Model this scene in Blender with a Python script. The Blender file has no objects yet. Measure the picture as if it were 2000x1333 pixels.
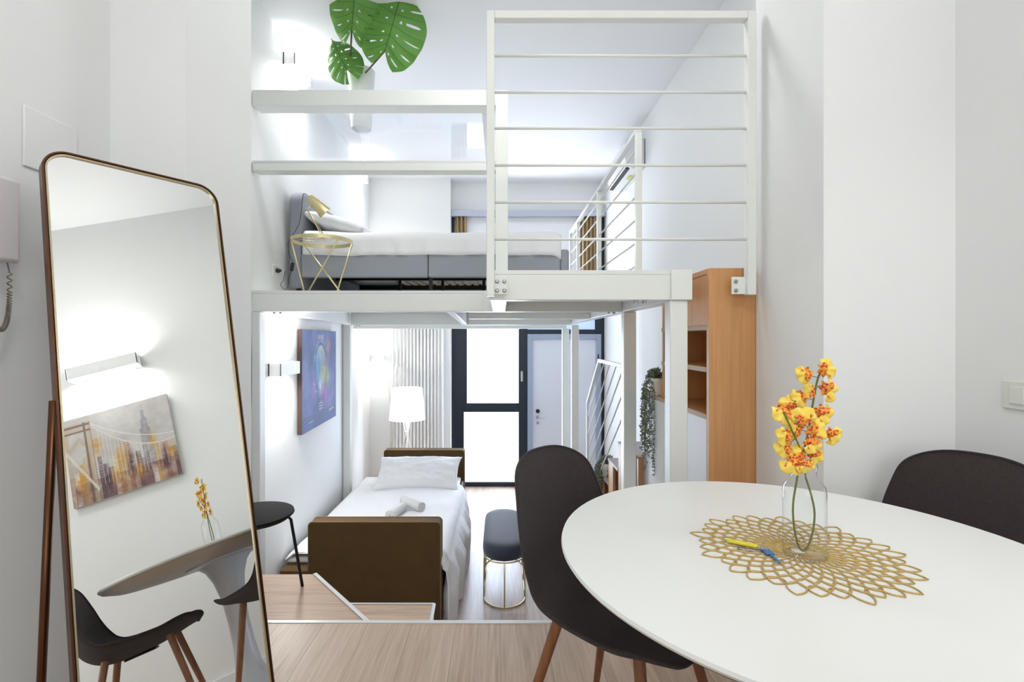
import bpy, bmesh, math, random
from mathutils import Vector, Matrix, noise
random.seed(7)
R = math.radians
sc = bpy.context.scene
COL = sc.collection
F = 960.0; VX, VY = 978.0, 663.0; EYE = 1.22
# ------------------------------------------------------------ camera
cam_d = bpy.data.cameras.new('camera'); cam = bpy.data.objects.new('camera', cam_d); COL.objects.link(cam)
cam.location = (0, 0, EYE); cam.rotation_euler = (R(90), 0, 0)
cam_d.sensor_width = 36; cam_d.lens = 36 * F / 2000
cam_d.shift_x = (1000 - VX) / 2000; cam_d.shift_y = -(666.5 - VY) / 2000
cam_d.clip_start = 0.02; cam_d.clip_end = 60
sc.camera = cam
# ------------------------------------------------------------ world, view, big lights
w = bpy.data.worlds.new('world'); sc.world = w; w.use_nodes = True
w.node_tree.nodes['Background'].inputs[0].default_value = (0.75, 0.85, 1.0, 1)
w.node_tree.nodes['Background'].inputs[1].default_value = 1.0
sc.view_settings.view_transform = 'Standard'; sc.view_settings.look = 'None'
sc.view_settings.gamma = 1.0; sc.view_settings.use_curve_mapping = False
sc.view_settings.exposure = 0.0

def area_light(name, loc, aim, sx, sy, power, color=(1, 1, 1), parent=None, base=(0, 0, 0), spread=180):
    l = bpy.data.lights.new(name, 'AREA'); l.shape = 'RECTANGLE'; l.size = sx; l.size_y = sy
    l.energy = power; l.color = color; l.spread = R(spread)
    o = bpy.data.objects.new(name, l); COL.objects.link(o)
    o.location = Vector(loc) - Vector(base)
    o.rotation_euler = Vector(aim).to_track_quat('-Z', 'Y').to_euler()
    if parent: o.parent = parent
    return o
# fill from an added, unseen back window; daylight through the far glazing
area_light('near_fill_light', (0.1, -2.52, 1.75), (0, 1, -0.05), 2.3, 1.9, 10, (0.98, 1.0, 0.995))
area_light('daylight_far', (-0.1, 6.98, 0.3), (0, -1, -0.05), 0.75, 2.0, 46, (0.66, 0.79, 1.0))
area_light('daylight_far', (0.4, 6.98, 2.5), (0, -1, -0.05), 1.6, 0.9, 27, (0.86, 0.91, 1.0))

# ------------------------------------------------------------ materials
def lin(c):
    return tuple(((x / 255) / 12.92 if x / 255 <= .04045 else (((x / 255) + .055) / 1.055) ** 2.4) for x in c)
MATS = {}
def mat(name, rgb=(200, 200, 200), rough=.5, metal=0., emit=0., ecol=None, noise_amt=0., nscale=20., bump=0., bscale=200., trans=0., ior=1.45, sheen=0., alpha=1., spec=.5, coat=0.):
    if name in MATS: return MATS[name]
    m = bpy.data.materials.new(name); m.use_nodes = True
    nt = m.node_tree; b = nt.nodes['Principled BSDF']
    c = lin(rgb)
    b.inputs['Base Color'].default_value = (*c, 1)
    b.inputs['Roughness'].default_value = rough; b.inputs['Metallic'].default_value = metal
    b.inputs['Specular IOR Level'].default_value = spec
    if coat: b.inputs['Coat Weight'].default_value = coat
    if trans: b.inputs['Transmission Weight'].default_value = trans; b.inputs['IOR'].default_value = ior
    if sheen: b.inputs['Sheen Weight'].default_value = sheen
    if alpha < 1: b.inputs['Alpha'].default_value = alpha
    if emit:
        b.inputs['Emission Color'].default_value = (*(lin(ecol) if ecol else c), 1); b.inputs['Emission Strength'].default_value = emit
    tc = nt.nodes.new('ShaderNodeTexCoord')
    if noise_amt:
        n = nt.nodes.new('ShaderNodeTexNoise'); n.inputs['Scale'].default_value = nscale; n.inputs['Detail'].default_value = 6
        nt.links.new(tc.outputs['Object'], n.inputs['Vector'])
        mx = nt.nodes.new('ShaderNodeMix'); mx.data_type = 'RGBA'
        mx.inputs[6].default_value = (*[x * (1 - noise_amt) for x in c], 1); mx.inputs[7].default_value = (*[min(1, x * (1 + noise_amt)) for x in c], 1)
        nt.links.new(n.outputs['Fac'], mx.inputs[0]); nt.links.new(mx.outputs[2], b.inputs['Base Color'])
    if bump:
        n2 = nt.nodes.new('ShaderNodeTexNoise'); n2.inputs['Scale'].default_value = bscale; n2.inputs['Detail'].default_value = 4
        nt.links.new(tc.outputs['Object'], n2.inputs['Vector'])
        bp = nt.nodes.new('ShaderNodeBump'); bp.inputs['Strength'].default_value = bump; bp.inputs['Distance'].default_value = .01
        nt.links.new(n2.outputs['Fac'], bp.inputs['Height']); nt.links.new(bp.outputs['Normal'], b.inputs['Normal'])
    MATS[name] = m; return m

def wood(name, c1, c2, rough=.4, along='Y', plank=None, scale=1.0, contrast=1.0):
    """planked or plain wood with grain streaks along an axis"""
    if name in MATS: return MATS[name]
    m = bpy.data.materials.new(name); m.use_nodes = True; nt = m.node_tree; b = nt.nodes['Principled BSDF']; L = nt.links.new
    tc = nt.nodes.new('ShaderNodeTexCoord')
    mp = nt.nodes.new('ShaderNodeMapping')
    s = [16 * scale] * 3; s['XYZ'.index(along)] = 1.1 * scale
    mp.inputs['Scale'].default_value = s
    L(tc.outputs['Object'], mp.inputs['Vector'])
    n = nt.nodes.new('ShaderNodeTexNoise'); n.inputs['Scale'].default_value = 1.6; n.inputs['Detail'].default_value = 8; n.inputs['Distortion'].default_value = 1.2
    L(mp.outputs['Vector'], n.inputs['Vector'])
    s2 = [110 * scale] * 3; s2['XYZ'.index(along)] = 4 * scale
    mp2 = nt.nodes.new('ShaderNodeMapping'); mp2.inputs['Scale'].default_value = s2; L(tc.outputs['Object'], mp2.inputs['Vector'])
    n2 = nt.nodes.new('ShaderNodeTexNoise'); n2.inputs['Scale'].default_value = 1.; n2.inputs['Detail'].default_value = 4; L(mp2.outputs['Vector'], n2.inputs['Vector'])
    ad = nt.nodes.new('ShaderNodeMath'); ad.operation = 'MULTIPLY_ADD'; L(n2.outputs['Fac'], ad.inputs[0]); ad.inputs[1].default_value = .55; 
    ms = nt.nodes.new('ShaderNodeMath'); ms.operation = 'MULTIPLY'; L(n.outputs['Fac'], ms.inputs[0]); ms.inputs[1].default_value = .45
    L(ms.outputs[0], ad.inputs[2])
    last = ad.outputs[0]
    if plank:
        br = nt.nodes.new('ShaderNodeTexBrick'); br.offset = .37; br.inputs['Scale'].default_value = 1
        br.inputs['Brick Width'].default_value = plank[1]; br.inputs['Row Height'].default_value = plank[0]
        br.inputs['Mortar Size'].default_value = .0012; br.inputs['Color1'].default_value = (0, 0, 0, 1); br.inputs['Color2'].default_value = (1, 1, 1, 1); br.inputs['Mortar'].default_value = (.5, .5, .5, 1)
        mp3 = nt.nodes.new('ShaderNodeMapping')
        if along == 'Y': mp3.inputs['Rotation'].default_value = (0, 0, R(90))
        L(tc.outputs['Object'], mp3.inputs['Vector']); L(mp3.outputs['Vector'], br.inputs['Vector'])
        m3 = nt.nodes.new('ShaderNodeMath'); m3.operation = 'MULTIPLY_ADD'; L(br.outputs['Color'], m3.inputs[0]); m3.inputs[1].default_value = .14; m3.inputs[2].default_value = -.07
        a2 = nt.nodes.new('ShaderNodeMath'); a2.operation = 'ADD'; L(last, a2.inputs[0]); L(m3.outputs[0], a2.inputs[1]); last = a2.outputs[0]
    cr = nt.nodes.new('ShaderNodeValToRGB'); L(last, cr.inputs[0])
    h = .16 / contrast
    cr.color_ramp.elements[0].position = .5 - h; cr.color_ramp.elements[0].color = (*lin(c1), 1)
    cr.color_ramp.elements[1].position = .5 + h; cr.color_ramp.elements[1].color = (*lin(c2), 1)
    out = cr.outputs[0]
    if plank:
        mx = nt.nodes.new('ShaderNodeMix'); mx.data_type = 'RGBA'; L(br.outputs['Fac'], mx.inputs[0]); L(out, mx.inputs[6]); mx.inputs[7].default_value = (*[x * .8 for x in lin(c1)], 1); out = mx.outputs[2]
    L(out, b.inputs['Base Color'])
    b.inputs['Roughness'].default_value = rough
    bp = nt.nodes.new('ShaderNodeBump'); bp.inputs['Strength'].default_value = .12; bp.inputs['Distance'].default_value = .003
    L(last, bp.inputs['Height']); L(bp.outputs['Normal'], b.inputs['Normal'])
    MATS[name] = m; return m

def vcol_mat(name, rough=.6):
    m = bpy.data.materials.new(name); m.use_nodes = True; nt = m.node_tree; b = nt.nodes['Principled BSDF']
    a = nt.nodes.new('ShaderNodeAttribute'); a.attribute_name = 'paint'
    nt.links.new(a.outputs['Color'], b.inputs['Base Color']); b.inputs['Roughness'].default_value = rough
    n = nt.nodes.new('ShaderNodeTexNoise'); n.inputs['Scale'].default_value = 120; bp = nt.nodes.new('ShaderNodeBump'); bp.inputs['Strength'].default_value = .25; bp.inputs['Distance'].default_value = .004
    nt.links.new(n.outputs['Fac'], bp.inputs['Height']); nt.links.new(bp.outputs['Normal'], b.inputs['Normal'])
    return m

M_wall = mat('white_wall_paint', (238, 239, 238), .75, noise_amt=.012, nscale=3, bump=.05, bscale=180)
M_ceil = mat('ceiling_paint', (240, 241, 243), .8, noise_amt=.01, nscale=3)
M_trim = mat('white_trim', (232, 233, 234), .45, noise_amt=.01)
M_steel = mat('cream_painted_steel', (238, 241, 236), .38, noise_amt=.012, nscale=6)
M_steelw = mat('white_painted_steel', (232, 234, 234), .35, noise_amt=.01, nscale=6)
M_stepw = wood('oak_step', (168, 140, 118), (204, 178, 156), .36, 'X', contrast=.9)
M_floor = wood('oak_floor', (166, 142, 122), (202, 180, 160), .36, 'Y', plank=(.19, 1.6), contrast=.9)
M_floor2 = wood('oak_floor_low', (150, 130, 118), (196, 178, 164), .33, 'Y', plank=(.19, 1.6), contrast=1.0)
M_birch = wood('orange_birch', (196, 138, 84), (218, 164, 108), .42, 'Z', scale=.6, contrast=.7)
M_edge = mat('plywood_edge', (196, 172, 146), .6, noise_amt=.12, nscale=60)
M_steptrim = mat('aluminium_nosing', (214, 214, 214), .35, .3, noise_amt=.02)
M_blackm = mat('black_metal', (24, 24, 26), .45, .4, noise_amt=.05)
M_dark = mat('dark_window_frame', (26, 38, 50), .4, noise_amt=.06)
M_brass = mat('brushed_brass', (220, 206, 158), .28, .95, noise_amt=.06, nscale=40)
M_bronze = mat('bronze_frame', (96, 62, 42), .33, .85, noise_amt=.08, nscale=30)
M_bronzel = mat('champagne_edge', (186, 170, 140), .3, .9, noise_amt=.05)
M_chrome = mat('chrome', (215, 215, 218), .15, 1., noise_amt=.02)
M_zinc = mat('zinc_bolt', (170, 170, 168), .35, .8, noise_amt=.08)
M_mirror = mat('mirror_glass', (246, 248, 246), 0.0, 1.0)
M_glass = mat('clear_glass', (250, 252, 252), 0.0, trans=1., ior=1.45)
M_shelfglass = mat('shelf_glass', (236, 240, 244), .04, trans=1., ior=1.5)
M_table = mat('white_table_lacquer', (231, 232, 229), .32, noise_amt=.006, nscale=5)
M_tableedge = mat('pale_table_edge', (200, 190, 178), .45, noise_amt=.05, nscale=30)
M_pedestal = mat('grey_white_pedestal', (214, 216, 222), .3, noise_amt=.01)
M_fabric = mat('brown_woven_fabric', (56, 47, 46), .95, noise_amt=.5, nscale=230, bump=.6, bscale=420, sheen=.08)
M_leg = wood('walnut_legs', (112, 68, 40), (146, 94, 58), .42, 'Z', scale=.8)
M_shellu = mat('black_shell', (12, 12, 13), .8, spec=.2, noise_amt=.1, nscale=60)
M_velvet = mat('mustard_velvet', (78, 53, 4), .8, noise_amt=.2, nscale=9, sheen=.12)
M_piping = mat('mustard_piping', (120, 88, 22), .7, noise_amt=.1, sheen=.3)
M_sheet = mat('white_bedding', (236, 236, 238), .85, noise_amt=.012, nscale=8, bump=.12, bscale=60, sheen=.1)
M_towel = mat('white_terry', (236, 236, 236), .98, noise_amt=.03, nscale=90, bump=.7, bscale=260)
M_greyfab = mat('grey_bed_upholstery', (156, 160, 168), .92, noise_amt=.09, nscale=140, bump=.3, bscale=500)
M_greydk = mat('grey_headboard_upholstery', (150, 154, 163), .92, noise_amt=.1, nscale=120, bump=.3, bscale=500)
M_navy = mat('navy_velvet', (36, 46, 64), .7, noise_amt=.12, nscale=20, sheen=.35)
M_leaf = mat('monstera_green', (92, 148, 56), .45, noise_amt=.28, nscale=9)
M_stem = mat('brown_green_stem', (92, 84, 52), .6, noise_amt=.15)
M_vein = mat('leaf_vein', (58, 104, 40), .5, noise_amt=.1)
M_euca = mat('eucalyptus_leaf', (134, 148, 130), .7, noise_amt=.25, nscale=20)
M_pot = mat('white_pot', (244, 245, 246), .35, noise_amt=.01)
M_potw = mat('cream_pot', (240, 238, 228), .5, noise_amt=.04)
M_gold = mat('gold_lattice', (200, 170, 108), .4, .5, noise_amt=.08, nscale=60)
M_yel = mat('orchid_yellow', (254, 216, 92), .6, noise_amt=.12, nscale=70)
M_curtain = mat('tan_curtain', (168, 144, 108), .9, noise_amt=.1, nscale=30)
M_doorleaf = mat('door_leaf_paint', (226, 230, 240), .5, noise_amt=.01)
M_doorframe = mat('grey_door_frame', (160, 174, 196), .5, noise_amt=.02)
M_black = mat('black_plastic', (20, 20, 22), .45, noise_amt=.05)
M_phone = mat('intercom_plastic', (226, 219, 221), .4, noise_amt=.01)
M_coil = mat('coiled_cord', (128, 120, 112), .55, noise_amt=.06)
M_switch = mat('switch_plastic', (226, 228, 220), .4, noise_amt=.01)
M_pane = mat('frosted_daylight_pane', (250, 252, 255), .6, emit=1.6, ecol=(246, 250, 255))
M_skypane = mat('clear_daylight_pane', (200, 216, 240), .3, emit=.55, ecol=(170, 200, 245))
M_glow = mat('sconce_diffuser', (255, 255, 255), .5, emit=6., ecol=(255, 250, 240))
M_shade = mat('lit_lampshade', (250, 246, 238), .8, emit=.75, ecol=(255, 250, 242))
M_slat = wood('bed_slat_birch', (190, 164, 132), (214, 192, 162), .5, 'Y')
M_white = mat('white_plastic', (238, 238, 238), .4, noise_amt=.01)
M_canvasedge = mat('canvas_dark_edge', (70, 52, 50), .8, noise_amt=.1)
M_canvasw = mat('canvas_light_edge', (196, 190, 184), .8, noise_amt=.05)
M_keyy = mat('yellow_key_tag', (226, 218, 52), .4, noise_amt=.03)
M_keyb = mat('blue_key_head', (60, 112, 160), .4, noise_amt=.03)

def thin_glass(name, tint, refl=.5, rough=.01, edge=None):
    m = bpy.data.materials.new(name); m.use_nodes = True; nt = m.node_tree; nt.nodes.remove(nt.nodes['Principled BSDF'])
    o = nt.nodes['Material Output']; t = nt.nodes.new('ShaderNodeBsdfTransparent'); t.inputs[0].default_value = (*tint, 1)
    if edge:   # glass walls seen edge-on absorb more light
        lw = nt.nodes.new('ShaderNodeLayerWeight'); lw.inputs[0].default_value = .5; em = nt.nodes.new('ShaderNodeMix'); em.data_type = 'RGBA'
        em.inputs[6].default_value = (*tint, 1); em.inputs[7].default_value = (*edge, 1); p2 = nt.nodes.new('ShaderNodeMath'); p2.operation = 'POWER'; p2.inputs[1].default_value = 5.; nt.links.new(lw.outputs['Facing'], p2.inputs[0]); nt.links.new(p2.outputs[0], em.inputs[0]); nt.links.new(em.outputs[2], t.inputs[0])
    g = nt.nodes.new('ShaderNodeBsdfGlossy'); g.inputs['Roughness'].default_value = rough
    f = nt.nodes.new('ShaderNodeLayerWeight'); f.inputs[0].default_value = .5; pw = nt.nodes.new('ShaderNodeMath'); pw.operation = 'POWER'; pw.inputs[1].default_value = 4.
    nt.links.new(f.outputs['Facing'], pw.inputs[0]); ml = nt.nodes.new('ShaderNodeMath'); ml.operation = 'MULTIPLY_ADD'; ml.inputs[1].default_value = refl; ml.inputs[2].default_value = .03
    nt.links.new(pw.outputs[0], ml.inputs[0]); mx = nt.nodes.new('ShaderNodeMixShader'); nt.links.new(ml.outputs[0], mx.inputs[0])
    nt.links.new(t.outputs[0], mx.inputs[1]); nt.links.new(g.outputs[0], mx.inputs[2]); nt.links.new(mx.outputs[0], o.inputs[0]); MATS[name] = m
    return m
M_shelfglass = thin_glass('shelf_glass_sheet', (.965, .975, .98), .7)
M_tableglass = thin_glass('table_glass_sheet', (.985, .99, .99), .25)
M_bottle = thin_glass('bottle_glass', (.99, .995, .995), 1.0, edge=(.62, .66, .68))
def orchid_mat():
    m = bpy.data.materials.new('orchid_spotted'); m.use_nodes = True; nt = m.node_tree; b = nt.nodes['Principled BSDF']
    tc = nt.nodes.new('ShaderNodeTexCoord'); v = nt.nodes.new('ShaderNodeTexVoronoi'); v.inputs['Scale'].default_value = 190
    nt.links.new(tc.outputs['Object'], v.inputs['Vector'])
    cr = nt.nodes.new('ShaderNodeValToRGB'); cr.color_ramp.elements[0].position = .38; cr.color_ramp.elements[0].color = (*lin((196, 52, 30)), 1)
    cr.color_ramp.elements[1].position = .5; cr.color_ramp.elements[1].color = (*lin((248, 166, 56)), 1)
    nt.links.new(v.outputs['Distance'], cr.inputs[0]); nt.links.new(cr.outputs[0], b.inputs['Base Color']); b.inputs['Roughness'].default_value = .6
    return m
M_spot = orchid_mat()

# ------------------------------------------------------------ mesh helpers
class MB:
    def __init__(s): s.v = []; s.f = []; s.c = []
    def add(s, vs, fs):
        k = len(s.v); s.v += [Vector(p) for p in vs]; s.f += [tuple(i + k for i in f) for f in fs]; return s
    def box(s, x0, x1, y0, y1, z0, z1):
        vs = [(x, y, z) for x in (x0, x1) for y in (y0, y1) for z in (z0, z1)]
        return s.add(vs, [(0, 1, 3, 2), (4, 6, 7, 5), (0, 4, 5, 1), (2, 3, 7, 6), (0, 2, 6, 4), (1, 5, 7, 3)])
    def bar(s, a, b, wx, wz, up=(0, 0, 1)):
        a, b = Vector(a), Vector(b); d = (b - a).normalized(); u = Vector(up); x = d.cross(u)
        if x.length < 1e-4: x = d.cross(Vector((0, 1, 0)))
        x.normalize(); u = x.cross(d)
        vs = [p + x * sx * wx / 2 + u * sz * wz / 2 for p in (a, b) for sx in (-1, 1) for sz in (-1, 1)]
        return s.add(vs, [(0, 1, 3, 2), (4, 6, 7, 5), (0, 4, 5, 1), (2, 3, 7, 6), (0, 2, 6, 4), (1, 5, 7, 3)])
    def tube(s, pts, r, n=10, closed=False, caps=True):
        pts = [Vector(p) for p in pts]; N = len(pts)
        rr = r if isinstance(r, (list, tuple)) else [r] * N
        vs = []; prev = None
        for i, p in enumerate(pts):
            if closed: t = pts[(i + 1) % N] - pts[i - 1]
            else: t = pts[min(i + 1, N - 1)] - pts[max(i - 1, 0)]
            t.normalize()
            if prev is None:
                u = t.cross(Vector((0, 0, 1)))
                if u.length < 1e-3: u = t.cross(Vector((0, 1, 0)))
            else: u = prev - t * prev.dot(t)
            u.normalize(); prev = u; q = t.cross(u)
            for k in range(n):
                a = 2 * math.pi * k / n; vs.append(p + (u * math.cos(a) + q * math.sin(a)) * rr[i])
        fs = []
        for i in range(N if closed else N - 1):
            j = (i + 1) % N
            for k in range(n): fs.append((i * n + k, i * n + (k + 1) % n, j * n + (k + 1) % n, j * n + k))
        if caps and not closed: fs += [tuple(range(n))[::-1], tuple((N - 1) * n + k for k in range(n))]
        return s.add(vs, fs)
    def lathe(s, prof, c=(0, 0, 0), n=32, capb=True, capt=True, axis=None):
        c = Vector(c); vs = []
        if axis is None: X, Y, Z = Vector((1, 0, 0)), Vector((0, 1, 0)), Vector((0, 0, 1))
        else:
            Z = Vector(axis).normalized(); X = Z.cross(Vector((0, 0, 1)))
            if X.length < 1e-3: X = Z.cross(Vector((0, 1, 0)))
            X.normalize(); Y = Z.cross(X)
        for r, z in prof:
            for k in range(n):
                a = 2 * math.pi * k / n; vs.append(c + X * r * math.cos(a) + Y * r * math.sin(a) + Z * z)
        fs = []
        for i in range(len(prof) - 1):
            for k in range(n): fs.append((i * n + k, i * n + (k + 1) % n, (i + 1) * n + (k + 1) % n, (i + 1) * n + k))
        if capb: fs.append(tuple(range(n))[::-1])
        if capt: fs.append(tuple((len(prof) - 1) * n + k for k in range(n)))
        return s.add(vs, fs)
    def prism(s, poly, z0, z1):
        n = len(poly); vs = [(x, y, z0) for x, y in poly] + [(x, y, z1) for x, y in poly]
        return s.add(vs, [tuple(range(n))[::-1], tuple(range(n, 2 * n))] + [(i, (i + 1) % n, n + (i + 1) % n, n + i) for i in range(n)])
    def grid(s, fn, nu, nv, keep=None):
        vs = [fn(i / nu, j / nv) for i in range(nu + 1) for j in range(nv + 1)]
        fs = []
        for i in range(nu):
            for j in range(nv):
                if keep is None or keep((i + .5) / nu, (j + .5) / nv):
                    a = i * (nv + 1) + j; fs.append((a, a + 1, a + nv + 2, a + nv + 1))
        return s.add(vs, fs)
BASE = {}
def build(name, mb, m, parent=None, base=None, smooth=False, bevel=0., solid=0., subsurf=0, seg=2, weld=False, angle=None):
    b = Vector(base) if base is not None else (BASE.get(parent.name, Vector((0, 0, 0))) if parent else Vector((0, 0, 0)))
    me = bpy.data.meshes.new(name); me.from_pydata([tuple(v - b) for v in mb.v], [], mb.f)
    bm = bmesh.new(); bm.from_mesh(me)
    if weld: bmesh.ops.remove_doubles(bm, verts=bm.verts, dist=1e-5)
    loose = [v for v in bm.verts if not v.link_faces]
    if loose: bmesh.ops.delete(bm, geom=loose, context='VERTS')
    bmesh.ops.recalc_face_normals(bm, faces=bm.faces); bm.to_mesh(me); bm.free()
    me.materials.append(m)
    o = bpy.data.objects.new(name, me); COL.objects.link(o)
    if parent is not None: o.parent = parent
    else: o.location = b
    BASE[o.name] = b
    if solid:
        md = o.modifiers.new('thickness', 'SOLIDIFY'); md.thickness = solid; md.offset = 0
    if bevel:
        md = o.modifiers.new('bevel', 'BEVEL'); md.width = bevel; md.segments = seg; md.limit_method = 'ANGLE'; md.angle_limit = R(40)
    if subsurf:
        md = o.modifiers.new('sub', 'SUBSURF'); md.levels = subsurf; md.render_levels = subsurf
    if smooth or bevel:
        for p in me.polygons: p.use_smooth = True
    if (smooth and angle) or (bevel and not smooth):
        me.set_sharp_from_angle(angle=R(angle or 45))
    return o
def tag(o, label=None, cat=None, group=None, kind=None):
    if label: o['label'] = label
    if cat: o['category'] = cat
    if group: o['group'] = group
    if kind: o['kind'] = kind
    return o
def thing(name, label, cat, loc=(0, 0, 0), group=None, rotz=0, local=False):
    o = bpy.data.objects.new(name, None); COL.objects.link(o); o.empty_display_size = .05
    o.location = loc; o.rotation_euler = (0, 0, rotz); BASE[o.name] = Vector((0, 0, 0)) if local else Vector(loc)
    return tag(o, label, cat, group)
def struct(name, mb, m, **k):
    return tag(build(name, mb, m, **k), kind='structure')
def at(x, y, Y):
    return Vector(((x - VX) / F * Y, Y, EYE - (y - VY) / F * Y))
def atz(x, y, z):
    Y = F * (EYE - z) / (y - VY); return Vector(((x - VX) / F * Y, Y, z))
def copy_tree(o, parent=None):
    c = o.copy(); COL.objects.link(c); c.parent = parent
    for ch in list(o.children): copy_tree(ch, c)
    return c

# ------------------------------------------------------------ the setting
ZL = -.90; ZC = 3.476; ZD = 1.532
YF, YB = 1.74, 2.2
XL, XR = -1.383, 1.61
def xw(Y): return -1.6 - .0625 * (Y - 3.1)
m = MB().box(XL, XR, -2.6, 2.11, -.12, 0); struct('floor', m, M_floor)
m = MB().box(-2.2, 1.7, 2.11, 7.3, ZL - .1, ZL); struct('floor_lower', m, M_floor2)
m = MB().box(XL - .1, XL, -2.6, YF, -.12, 3.7); struct('wall_left', m, M_wall)
m = MB().box(XR, XR + .1, -2.6, YF, -.12, 3.7); struct('wall_right', m, M_wall)
m = MB().box(XL - .9, -1.117, YF, YB, ZL, 3.7); struct('wall_front_left', m, M_wall)
m = MB().box(1.143, XR + .4, YF, YB, ZL, 3.7); struct('wall_front_right', m, M_wall)
m = MB().box(-1.117, 1.143, YF, YB, ZC + .02, 3.7); struct('wall_front_top', m, M_wall)
m = MB().box(-1.117, 1.143, 2.09, 2.11, ZL, -.1205); struct('wall_step_riser', m, M_wall)
m = MB().box(XL - .1, XR + .1, -2.7, YF, 3.7, 3.8); struct('ceiling', m, M_ceil)
m = MB().box(-2.2, 1.7, YB, 7.3, ZC, ZC + .1); struct('ceiling_loft', m, M_ceil)
m = MB()                                                     # back wall with an opening for the added window
m.box(XL, -1.1, -2.7, -2.6, 0, 3.7).box(1.3, XR, -2.7, -2.6, 0, 3.7).box(-1.1, 1.3, -2.7, -2.6, 0, .75).box(-1.1, 1.3, -2.7, -2.6, 2.75, 3.7)
struct('wall_back', m, M_wall)
m = MB().add([(xw(2.2), 2.2, ZL), (xw(6.9), 6.9, ZL), (xw(6.9), 6.9, ZC), (xw(2.2), 2.2, ZC), (xw(2.2) - .1, 2.2, ZL), (xw(6.9) - .1, 6.9, ZL), (xw(6.9) - .1, 6.9, ZC), (xw(2.2) - .1, 2.2, ZC)],
             [(0, 1, 2, 3), (4, 7, 6, 5), (0, 4, 5, 1), (2, 6, 7, 3), (0, 3, 7, 4), (1, 5, 6, 2)])
struct('wall_lower_left', m, M_wall)
m = MB().box(1.49, 1.6, YB, 7.3, ZL, ZC); struct('wall_lower_right', m, M_wall)
m = MB().box(-2.1, -.704, 6.9, 7.3, ZL, ZC); struct('wall_far_left', m, M_wall)
m = MB().box(-.704, 1.49, 7.09, 7.3, 3.03, ZC); struct('wall_far', m, M_wall)
m = MB().box(XR - .014, XR, -2.6, YF - .014, 0, .075); struct('baseboard_right', m, M_trim)
m = MB().box(XL, XL + .014, -2.6, YF - .014, 0, .075); struct('baseboard_left', m, M_trim)
m = MB().box(1.157, XR - .014, YF - .014, YF, 0, .075); struct('baseboard_front', m, M_trim)
# unseen window added behind the camera; its glowing pane brightens the near room
wf = build('added_window', MB().box(-1.1, 1.3, -2.69, -2.66, .75, 2.75), M_pane); tag(wf, kind='structure')
fr = MB().box(-1.1, -1.04, -2.66, -2.6, .75, 2.75).box(1.24, 1.3, -2.66, -2.6, .75, 2.75).box(-1.04, 1.24, -2.66, -2.6, .75, .81).box(-1.04, 1.24, -2.66, -2.6, 2.69, 2.75).box(.07, .13, -2.66, -2.6, .81, 2.69)
build('window_frame', fr, M_trim, wf)

# winder steps down to the lower room
xs = xw(2.2)
def step(name, poly, z):
    s = struct(name, MB().prism(poly, z - .018, z), M_stepw)
    s2 = build('riser', MB().prism([(sum(p[0] for p in poly) / len(poly) + (p[0] - sum(q[0] for q in poly) / len(poly)) * .985, sum(p[1] for p in poly) / len(poly) + (p[1] - sum(q[1] for q in poly) / len(poly)) * .985) for p in poly], ZL, z - .018), M_wall, s)
    return s
P1 = [(-1.54, 2.205), (-1.11, 2.205), (-1.11, 2.112), (-.372, 2.112), (-1.107, 2.925), (-1.58, 2.925)]
st1 = step('trim_1', P1, -.18)
st2 = step('trim_2', [(-.36, 2.112), (-.398, 2.112), (-1.08, 2.925), (-.395, 2.925), (-.36, 2.925)][0:1] + [(-.364, 2.112), (-1.095, 2.928), (-.395, 2.928)], -.36)
st3 = step('trim_3', [(-.355, 2.112), (-.39, 2.93), (.15, 2.93), (.15, 2.112)], -.54)
st4 = step('trim_4', [(.155, 2.112), (.155, 2.93), (.6, 2.93), (.6, 2.112)], -.72)
m = MB().bar((-.372, 2.112, -.178), (-1.107, 2.925, -.178), .022, .012); build('nosing', m, M_steptrim, st1, bevel=.002)
m = MB().bar((-.366, 2.15, -.358), (-.397, 2.925, -.358), .02, .012); build('nosing', m, M_steptrim, st2, bevel=.002)
m = MB().bar((-1.095, 2.928, -.358), (-.395, 2.928, -.358), .012, .01); build('nosing', m, M_steptrim, st2, bevel=.002)
m = MB().box(-1.117, 1.143, 2.108, 2.13, -.02, .003); struct('trim_5', m, M_steptrim, bevel=.002)

# far glazed wall: one window unit and a door
def wx(x): return (x - VX) / F * 7.09
def wz(y): return EYE - (y - VY) / F * 7.09
fm = MB(); y0, y1 = 7.07, 7.15
fm.box(-.704, wx(912), y0, y1, wz(788), 3.03).box(-.704, wx(906), y0, y1, wz(951), wz(788))      # left stile
fm.box(wx(906), wx(1013), y0, y1, wz(805), wz(788)).box(wx(906), wx(1020), y0, y1, wz(951), wz(942))
fm.box(wx(1013), wx(1030), y0, y1, wz(951), 3.03)
fm.box(wx(912), wx(1162), y0, y1, 2.97, 3.03)
fm.box(wx(1030), wx(1162), y0, y1, wz(653), wz(644)).box(wx(1162), 1.49, y0, y1, wz(653), 3.03).box(wx(1173), 1.49, y0, y1, ZL, wz(653))
wn = tag(build('window_1', fm, M_dark, bevel=.004), kind='structure')
build('lower_pane', MB().box(wx(906), wx(1018), 7.1, 7.11, wz(942), wz(805)), M_pane, wn)
build('upper_pane', MB().box(wx(912), wx(1013), 7.1, 7.11, wz(788), 2.0), M_pane, wn)
build('transom_pane', MB().box(wx(1030), wx(1162), 7.1, 7.11, wz(644), 2.0), M_skypane, wn)
build('window_blind', MB().box(-.66, 1.40, 7.05, 7.056, 1.62, 2.97), M_ceil, wn)
build('blind_rail', MB().box(-.66, 1.40, 7.035, 7.049, 2.89, 2.905), M_white, wn)
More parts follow.
